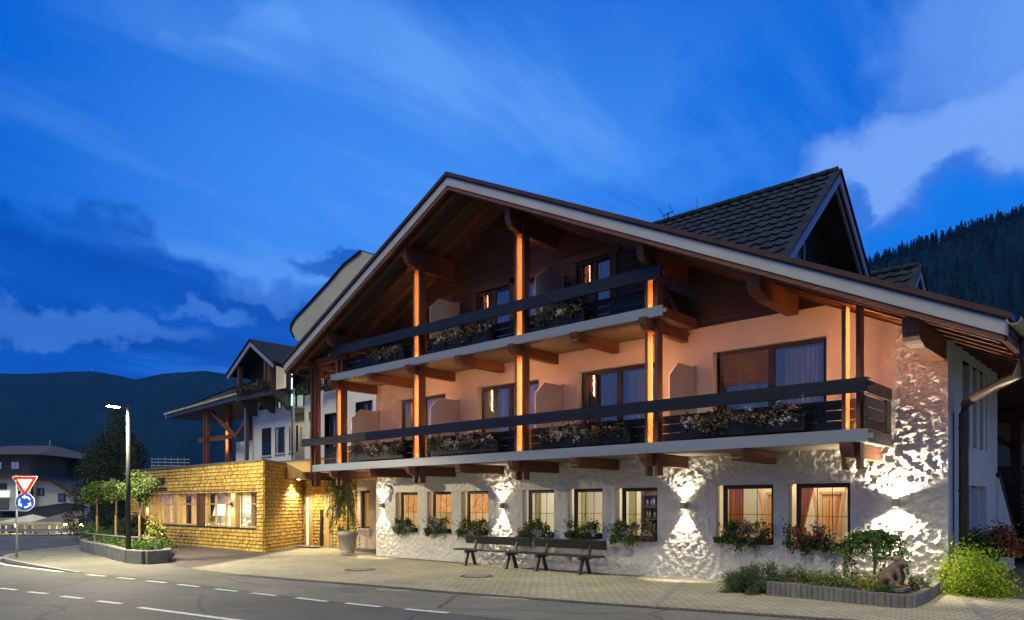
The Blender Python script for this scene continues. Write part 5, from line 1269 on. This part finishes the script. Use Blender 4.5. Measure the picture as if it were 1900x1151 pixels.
def big_conifer():
    x, y, z = -45.0, 15.6, -.3; g = rngs(110)
    t = thing('conifer', 'tall dark many-topped conifer behind the street lamp', 'tree', (x, y, z))
    tr = MB(); P_ = []
    for dx, dy, h, r in ((0, 0, 7.4, 1.8), (-1.7, .4, 6.3, 1.5), (1.6, -.2, 6.7, 1.6), (-2.8, .3, 5.0, 1.3), (2.7, .2, 5.2, 1.5), (.5, -.9, 5.8, 1.8), (-1.0, -1.0, 5.2, 1.7)):
        tr.tube([(x + dx * .4, y + dy, z), (x + dx, y + dy, z + h)], .12, 6, .02)
        for k in range(int(h * 30)):
            s_ = g.uniform(.02, 1); rad = r * (1 - s_) ** .65 * (1 if s_ > .15 else .85) * g.uniform(.55, 1.1); a = g.uniform(0, 6.28)
            c = np.array([x + dx * (.4 + .6 * s_) + rad * math.cos(a), y + dy + rad * math.sin(a), z + h * s_])
            n = 34; q = g.normal(size=(n, 3)) * np.array([.17, .17, .20]); q[:, 2] += .25 * np.abs(q[:, 0])
            P_.append(c + q)
    tr.build('trunk', 'bark', t); MB().leaves(np.vstack(P_), .15, g, asp=.3).build('crown', 'leafd', t)
big_conifer()
# street lamp, lit
lx, ly = -23.43, 8.44; lz = rz_(lx)
lt = thing('street_lamp', 'tall grey street lamp with lit flat head by the planter', 'street lamp', (lx, ly, lz))
MB().tube([(lx, ly, lz), (lx, ly, 4.62)], .075, 14, .055).build('pole', 'pole', lt, True)
MB().lathe([(.11, 0), (.11, .012), (.08, .014)], (lx, ly, lz), 14).build('base_plate', 'pole', lt)
hd = Vector((-SN, -CS, 0)) * 1.0
p0 = Vector((lx, ly, 4.60)); p1 = p0 + Vector((-.06, -.60, .03))
b = MB(); b.beam(p0, p0 + (p1 - p0) * .35, .07, .06); b.build('arm', 'pole', lt, bevel=.008)
b = MB(); b.beam(p0 + (p1 - p0) * .33, p1, .26, .075); hdo = b.build('lamp_head', 'pole', lt, bevel=.012)
b = MB(); b.beam(p0 + (p1 - p0) * .42 + Vector((0, 0, -.047)), p1 - (p1 - p0) * .06 + Vector((0, 0, -.047)), .19, .02); b.build('lens', 'streetglow', hdo)
pc = p0 + (p1 - p0) * .86 + Vector((0, 0, -.09))
light('lamp_beam', 'SPOT', pc, 4000, (1, .86, .52), lt, spot_size=RAD(168), spot_blend=.12, shadow_soft_size=.12, aim=(0, 0, -1))
# traffic signs
sx, sy = -27.41, 6.52; sz = rz_(sx)
ts = thing('traffic_sign', 'give way triangle above a blue roundabout disc on a steel post', 'traffic sign', (sx, sy, sz))
MB().tube([(sx, sy, sz), (sx, sy, 2.58)], .034, 10).build('post', 'steel', ts, True)
RR = Vector((SN, CS, 0)); FF = Vector((CS, -SN, 0)) * 1.0        # across the sign, and out of its face
RR = Vector((.66, .75, 0)).normalized(); FF = Vector((RR.y, -RR.x, 0))
def plate(name, poly, c, off, m, parent, th=.006):
    b = MB(); n = len(poly); c = Vector(c)
    vs = [c + RR * x + Vector((0, 0, z)) + FF * off for x, z in poly]; vs += [c + RR * x + Vector((0, 0, z)) + FF * (off - th) for x, z in poly]
    b.add(vs, [tuple(range(n)), tuple(range(n, 2 * n))[::-1]] + [(i, (i + 1) % n, n + (i + 1) % n, n + i) for i in range(n)])
    return b.build(name, m, parent)
def rtri(s_, r):      # triangle standing on its point, rounded corners
    h = s_ * .866; cs = [(-s_ / 2, h / 3), (s_ / 2, h / 3), (0, -2 * h / 3)]; out = []
    ins = [(c[0] * (1 - r * 2 / h * 1.5 / 1.5), c[1] * (1 - r * 2 / h)) for c in cs]
    for (cx, cz), a0 in zip(ins, (90 + 60 - 60, -30, 210)):
        pass
    for k, (cx, cz) in enumerate(ins):
        st = {0: 90, 1: -30, 2: 210}[k]
        for a in range(0, 121, 20): th = RAD(st + (120 - a if k != 9 else a)); out.append((cx + r * math.cos(th), cz + r * math.sin(th)))
    seq = []
    for k in (0, 1, 2): seq += [out[k * 7 + j] for j in ((range(7)))]
    return seq
yc = (sx + .30 * RR.x * .9, sy + .30 * RR.y * .9, 2.335)
yg = plate('yield_plate', rtri(.76, .04), yc, .05, 'signwhite', ts, .02)
plate('red_border', rtri(.715, .034), yc, .054, 'signred', yg, .003); plate('white_field', rtri(.45, .008), yc, .058, 'signwhite', yg, .003)
rc = (yc[0], yc[1], 1.74)
circ = lambda r, n=36: [(r * math.cos(-2 * math.pi * k / n), r * math.sin(-2 * math.pi * k / n)) for k in range(n)]
rp = plate('roundabout_plate', circ(.29), rc, .05, 'signwhite', ts, .02); plate('blue_field', circ(.273), rc, .054, 'signblue', rp, .003)
for k in range(3):
    a0 = RAD(25 + 120 * k); arc = []
    ri, ro = .139, .198
    o1 = [(ro * math.cos(a0 + RAD(t)), ro * math.sin(a0 + RAD(t))) for t in range(0, 61, 10)]; i1 = [(ri * math.cos(a0 + RAD(t)), ri * math.sin(a0 + RAD(t))) for t in range(60, -1, -10)]
    a1 = a0 + RAD(60)
    tip = [((ro + .046) * math.cos(a1), (ro + .046) * math.sin(a1)), (.181 * math.cos(a1 + RAD(38)), .181 * math.sin(a1 + RAD(38))), ((ri - .046) * math.cos(a1), (ri - .046) * math.sin(a1))]
    poly = (o1 + tip + i1)[::-1]
    b = MB(); c = Vector(rc); vs = [c + RR * x + Vector((0, 0, z)) + FF * .058 for x, z in poly]
    n = len(o1)
    fs = [(len(poly) - 1 - i, len(poly) - 2 - i, i + 1, i) for i in range(0)]
    full = o1 + tip + i1; vs = [c + RR * x + Vector((0, 0, z)) + FF * .058 for x, z in full]
    fs = [(i, i + 1, len(full) - 2 - i, len(full) - 1 - i) for i in range(n - 1)] + [(n, n + 1, n + 2)]
    b.add(vs, [f[::-1] for f in fs]); b.build('arrow', 'signwhite', rp)
for z in (1.6, 1.85, 2.4): MB().box(sx - .05, sx + .05, sy - .05, sy + .05, z, z + .03).build('clamp', 'steel', ts)

# ------------------------------------------------------------------ village on the far side of the roundabout
ZC = 68.; KP_ = ZC / FPX
def vthing(name, label, cat, group=None): return thing(name, label, cat, (0, 0, 0), group)
def vplace(t, zc=ZC): t.location = (-CS * zc, SN * zc, 0); t.rotation_euler = (0, 0, RAD(90) - TH)
def lx_(u, zc=ZC): return (u - 950) * zc / FPX
def lz_(v, zc=ZC): return HC + (VYH - v) * zc / FPX
def vpoly(mb, pts, y0, y1, zc=ZC): return mb.prism([(lx_(u, zc), lz_(v, zc)) for u, v in pts], 'y', y0, y1)
hA = vthing('village_inn', 'village inn with dark wooden upper storey above a white ground floor', 'house')
vpoly(MB(), [(-90, 990), (62, 990), (62, 888), (-90, 888)], 0, 10).build('wall', 'villwall', hA)
vpoly(MB(), [(-90, 888), (62, 888), (62, 846), (-90, 846)], -.5, 10).build('wooden_storey', 'villwood', hA)
b = MB(); e0, e1 = lz_(846), lz_(820)
b.add([(lx_(-100), -2.0, e0), (lx_(100), -2.0, e0), (lx_(100), 12, e0), (lx_(-100), 12, e0), (lx_(-40), 4.5, e1), (lx_(42), 4.5, e1)], [(0, 1, 5, 4), (1, 2, 5), (2, 3, 4, 5), (3, 0, 4), (0, 3, 2, 1)]); b.build('roof', 'tileb', hA)
MB().tube([(lx_(36), 4.5, e1), (lx_(36), 4.5, lz_(808))], .05, 5).build('mast', 'steel', hA)
for u in (-4, 28):
    f = vpoly(MB(), [(u, 857), (u + 16, 857), (u + 16, 872), (u, 872)], -.56, -.5).build('window', 'frame', hA)
    vpoly(MB(), [(u + 1.2, 858), (u + 7.5, 858), (u + 7.5, 871), (u + 1.2, 871)], -.60, -.565).build('pane', 'winlit', f); vpoly(MB(), [(u + 8.5, 858), (u + 14.8, 858), (u + 14.8, 871), (u + 8.5, 871)], -.60, -.565).build('pane', 'winlit', f)
vpoly(MB(), [(-10, 911), (18, 911), (18, 922.5), (-10, 922.5)], -.25, -.02).build('lit_sign', 'litpanel', hA)
vpoly(MB(), [(-10, 897), (13, 897), (13, 909), (-10, 909)], -.12, -.02).build('menu_board', 'leafdry', hA)
vpoly(MB(), [(-10, 925), (16, 925), (16, 943), (-10, 943)], -.12, -.02).build('picture_board', 'awning', hA)
MB().tube([(lx_(60.5), -.1, lz_(945)), (lx_(60.5), -.1, lz_(884))], .10, 8).build('drain_pipe', 'black', hA)
vpoly(MB(), [(32, 911), (38, 911), (38, 921), (32, 921)], -.05, .0).build('window', 'frame', hA)
vplace(hA)
hB = vthing('village_house', 'white village house with a long sloping roof behind the signs', 'house')
vpoly(MB(), [(63, 990), (172, 990), (172, 942), (118, 906), (95, 890), (63, 890)], .5, 9).build('wall', 'villwall', hB)
b = MB(); vpoly(b, [(64, 884), (96, 884), (120, 900), (176, 938), (176, 946), (118, 907), (95, 892), (64, 892)], -.4, 9.4); b.build('roof', 'tileb', hB)
for (u0, v0, u1, v1) in ((62, 906, 76, 920), (102, 916, 116, 931), (132, 921, 141, 931)):
    f = vpoly(MB(), [(u0, v0), (u1, v0), (u1, v1), (u0, v1)], .42, .5).build('window', 'frame', hB); vpoly(MB(), [(u0 + 1.5, v0 + 1.5), (u1 - 1.5, v0 + 1.5), (u1 - 1.5, v1 - 1.5), (u0 + 1.5, v1 - 1.5)], .38, .41).build('pane', 'glassr', f)
b = MB(); b.add([(lx_(40), -3, lz_(960)), (lx_(158), -3, lz_(960)), (lx_(170), .45, lz_(942)), (lx_(118), .45, lz_(933)), (lx_(60), .45, lz_(941))], [(0, 1, 2, 3, 4)]); b.build('porch_roof', 'tile', hB)
vplace(hB)
hC = vthing('barn', 'dark timber barn gable with scaffolding behind the white village house', 'barn')
vpoly(MB(), [(60, 884), (128, 884), (110, 872), (88, 856), (70, 852), (60, 858)], 6, 14).build('wall', 'villwood', hC)
b = MB(); vpoly(b, [(58, 862), (86, 846), (116, 872), (112, 874), (86, 852), (58, 868)], 5, 14.5); b.build('roof', 'tileb', hC)
vplace(hC)
sc_ = vthing('scaffold', 'thin scaffolding and railings on the flat roof beyond the village house', 'scaffold')
b = MB()
for u in (98, 110, 119, 132, 146, 160): b.tube([(lx_(u, 90), 0, lz_(905, 90)), (lx_(u, 90), 0, lz_(842 if u in (119, 146) else 850, 90))], .04, 4)
for v in (852, 862, 880): b.tube([(lx_(92, 90), 0, lz_(v, 90)), (lx_(172, 90), 0, lz_(v - 2, 90))], .035, 4)
b.build('tubes', 'steel', sc_); vpoly(MB(), [(110, 868), (172, 866), (172, 872), (110, 872)], .2, 2, 90).build('platform', 'villwall', sc_)
vplace(sc_, 90)
sc2 = vthing('roof_railing', 'thin railing on a distant flat roof above the annex', 'railing')
b = MB()
for u in range(282, 352, 12): b.tube([(lx_(u, 90), 0, lz_(872, 90)), (lx_(u, 90), 0, lz_(849 if u % 24 else 852, 90))], .04, 4)
for v in (852, 858, 864): b.tube([(lx_(280, 90), 0, lz_(v, 90)), (lx_(352, 90), 0, lz_(v + 1, 90))], .03, 4)
b.build('tubes', 'steel', sc2); vpoly(MB(), [(278, 990), (360, 990), (360, 866), (278, 866)], .2, 8, 90).build('flat_roofed_block', 'villwood', sc2)
vplace(sc2, 90)
te = vthing('terrace', 'lit restaurant terrace with pale posts below the village houses', 'terrace')
vpoly(MB(), [(-60, 992), (172, 992), (172, 962), (-60, 962)], -2.2, -2.1).build('glazed_wall', 'cream', te)
vpoly(MB(), [(-60, 962), (62, 960), (62, 948), (-60, 948)], -4.2, -2).build('canopy_roof', 'tile', te)
for u in (62, 73, 91, 106, 148, 161): vpoly(MB(), [(u, 996), (u + 2, 996), (u + 2, 972), (u, 972)], -4.6, -4.5).build('post', 'villwall', te)
for u in (42, 57, 88): vpoly(MB(), [(u, 993), (u + 3, 993), (u + 3, 974), (u, 974)], -2.6, -2.5).build('door_leaf', 'villwood', te)
vplace(te)
for (u, v, lab) in ((30, 975, 'glowing lamp on the terrace nearest the sign post'), (121, 972.5, 'glowing lamp under the brown awning, left one'), (151, 975, 'glowing lamp under the brown awning, right one beside the info board')):
    t = vthing('terrace_lamp', lab, 'lamp', 'glowing terrace lamps'); zc = 62.
    MB().ball((lx_(u, zc), 0, lz_(v, zc)), .13, 10, 7).build('globe', 'bulb', t, True); MB().tube([(lx_(u, zc), 0, lz_(v, zc) - .12), (lx_(u, zc), 0, lz_(992, zc))], .03, 5).build('stand', 'black', t)
    light('lamp_glow', 'POINT', (lx_(u, zc), -.2, lz_(v, zc)), 260, (1, .76, .34), t, shadow_soft_size=.13)
    vplace(t, zc)
pa = vthing('parasol', 'square cream parasol on the village terrace behind the sign post', 'parasol'); zc = 63.
b = MB(); a = [(lx_(18, zc), -1.6, lz_(968, zc)), (lx_(90, zc), -1.6, lz_(968, zc)), (lx_(86, zc), 1.6, lz_(966, zc)), (lx_(24, zc), 1.6, lz_(966, zc)), (lx_(61, zc), 0, lz_(954.5, zc))]
b.add(a, [(0, 1, 4), (1, 2, 4), (2, 3, 4), (3, 0, 4)]); b.build('canopy', 'canvas', pa)
vpoly(MB(), [(18, 968), (90, 968), (88, 972.5), (20, 972)], -1.62, -1.60, zc).build('valance', 'canvas', pa); MB().tube([(lx_(61, zc), 0, lz_(955, zc)), (lx_(61, zc), 0, lz_(994, zc))], .04, 6).build('pole', 'steel', pa); vplace(pa, zc)
aw = vthing('awning', 'brown sloping awning with light trim over the village terrace', 'awning')
b = MB(); b.add([(lx_(91, zc), -2.4, lz_(968, zc)), (lx_(158, zc), -2.4, lz_(968, zc)), (lx_(158, zc), 1, lz_(949, zc)), (lx_(117, zc), 1, lz_(949, zc))], [(0, 1, 2, 3)]); b.build('fabric', 'awning', aw)
vpoly(MB(), [(91, 968), (158, 967), (158, 971), (91, 971.5)], -2.42, -2.40, zc).build('valance', 'canvas', aw)
for u in (92, 156): MB().tube([(lx_(u, zc), -2.3, lz_(969, zc)), (lx_(u, zc), -2.3, lz_(994, zc))], .04, 6).build('post', 'steel', aw)
vplace(aw, zc)
ib = vthing('information_board', 'tall blue information board with rows of white lines left of the planter trees', 'sign'); zc = 50.
vpoly(MB(), [(157.5, 930), (172.5, 932), (172.5, 972), (157.5, 972)], 0, .06, zc).build('panel', 'signblue', ib)
for k in range(10): vpoly(MB(), [(158.5, 933 + k * 3.9), (165 + (k * 7) % 6, 933.2 + k * 3.9), (165 + (k * 7) % 6, 934.8 + k * 3.9), (158.5, 934.6 + k * 3.9)], -.02, -.004, zc).build('text_line', 'signwhite', ib)
for u in (160, 170): vpoly(MB(), [(u, 972), (u + 1.4, 972), (u + 1.4, 994), (u, 994)], .0, .06, zc).build('leg', 'steel', ib)
vplace(ib, zc)
gr = vthing('guard_rail', 'long grey guard rail along the far edge of the side road', 'guard rail'); zc = 52.
vpoly(MB(), [(-60, 981), (162, 982), (162, 986.5), (-60, 986)], -.04, .04, zc).build('rail', 'steel', gr)
for u in range(-56, 162, 24): vpoly(MB(), [(u, 1000), (u + 1.6, 1000), (u + 1.6, 983), (u, 983)], .05, .12, zc).build('post', 'steel', gr)
vpoly(MB(), [(-60, 974.2), (172, 974.8), (172, 975.6), (-60, 975)], -.02, .02, zc).build('hand_wire', 'steel', gr)
vplace(gr, zc)
vv = bush('terrace_shrub', 'pale green shrub on the terrace behind the guard rail', 'shrub', (-80, 12.5, -1), (1.8, 1, 2.2), 1500, .25, 'leafpale', 120)
bank = MB(); P_ = []
vpoly(bank, [(-80, 1003), (175, 1000), (175, 993), (-80, 995)], 1, 2.4, 52.); bo = bank.build('grass_bank', 'meadow'); tag(bo, kind='structure'); vplace(bo, 52.)

# ------------------------------------------------------------------ mountains
def Dw(u, v, zc):
    xc = zc * (u - 950) / FPX; return (SN * xc - CS * zc, SN * zc + CS * xc, HC + (VYH - v) * zc / FPX)
def range_(name, prof, zc, depth, m, nv=18, du=14, rough=1.0, seed=0):
    us = list(range(int(prof[0][0]), int(prof[-1][0]) + 1, du)); b = MB()
    for j in range(nv + 1):
        t = j / nv
        for u in us:
            v = np.interp(u, [p[0] for p in prof], [p[1] for p in prof]); tx, ty, tz = Dw(u, v, zc); k = (zc - depth * (1 - t)) / zc
            h = tz * (t ** 1.15) + (noise.fractal(Vector((u * .012, t * 3.0, seed)), .9, 2, 5)) * tz * .07 * rough * math.sin(math.pi * min(1, t * .98 + .02)) + (noise.noise(Vector((u * .31, seed, t * 7))) * tz * .006)
            b.v.append((tx * k, ty * k, h - 2 * (1 - t)))
    n = len(us); b.f = [(j * n + i, j * n + i + 1, (j + 1) * n + i + 1, (j + 1) * n + i) for j in range(nv) for i in range(n - 1)]
    return tag(b.build(name, m, None, True), kind='structure')
range_('mountain', [(-700, 640), (-300, 700), (0, 693), (60, 694), (130, 690), (175, 689), (228, 699), (252, 704), (300, 694), (380, 688), (440, 697), (480, 704), (600, 720), (800, 745), (1100, 790), (1500, 800), (2400, 820)], 1500, 900, 'hill', 22, 10, 1.0, 3)
range_('forest_hillside', [(1350, 600), (1500, 540), (1600, 500), (1650, 483), (1700, 466), (1760, 446), (1800, 432), (1850, 418), (1900, 402), (2000, 366), (2200, 300), (2600, 260)], 520, 330, 'hill', 16, 14, .6, 8)
def forest():
    g = rngs(130); b = MB(); prof = [(1350, 600), (1500, 540), (1600, 500), (1650, 483), (1700, 466), (1760, 446), (1800, 432), (1850, 418), (1900, 402), (2000, 366), (2200, 300)]
    for i in range(2100):
        u = g.uniform(1360, 2180); t = 1.0 if i < 560 else g.uniform(.3, 1.0)
        v = np.interp(u, [p[0] for p in prof], [p[1] for p in prof]); x, y, z = Dw(u, v, 520); k = (520 - 330 * (1 - t)) / 520
        h = g.uniform(4.5, 9.5) * (1.25 if g.uniform() > .9 else 1); r = h * g.uniform(.20, .28); zb = z * t ** 1.15 - 3
        n = 90 if t > .93 else 40
        s_ = g.uniform(0, 1, n) ** 1.15; a = g.uniform(0, 6.28, n); rad = r * (1 - s_) * g.uniform(.6, 1.2, n)
        P_ = np.stack([x * k + rad * np.cos(a), y * k + rad * np.sin(a), zb + 1 + (h + 2) * s_], 1)
        b.leaves(P_, h * .125, g, asp=.7)
        b.add([(x * k - r * .5, y * k, zb), (x * k + r * .5, y * k, zb), (x * k, y * k, zb + h + 3)], [(0, 1, 2)])
    tag(b.build('forest', 'forest'), 'dark spruce wood covering the steep hillside on the right', 'forest', kind='stuff')
forest()
b = MB(); b.tube([Dw(171, 689, 1495), Dw(171, 682, 1495)], .8, 5, .4)
tm = b.build('transmitter_mast', 'steel'); tag(tm, 'tiny transmitter mast on the crest of the distant mountain', 'mast')

# ------------------------------------------------------------------ evening haze in the valley
hz = MB().box(-2000, 600, -950, 1400, -2.5, 330); ho = hz.build('haze', 'asphalt'); ho['kind'] = 'stuff'
hm = bpy.data.materials.new('haze'); hm.use_nodes = True; nt = hm.node_tree
nt.nodes.remove(nt.nodes['Principled BSDF']); pv = nt.nodes.new('ShaderNodeVolumePrincipled'); nt.links.new(pv.outputs[0], nt.nodes['Material Output'].inputs['Volume'])
pv.inputs['Color'].default_value = (.10, .40, 1, 1); pv.inputs['Density'].default_value = .00010
ho.data.materials.clear(); ho.data.materials.append(hm)
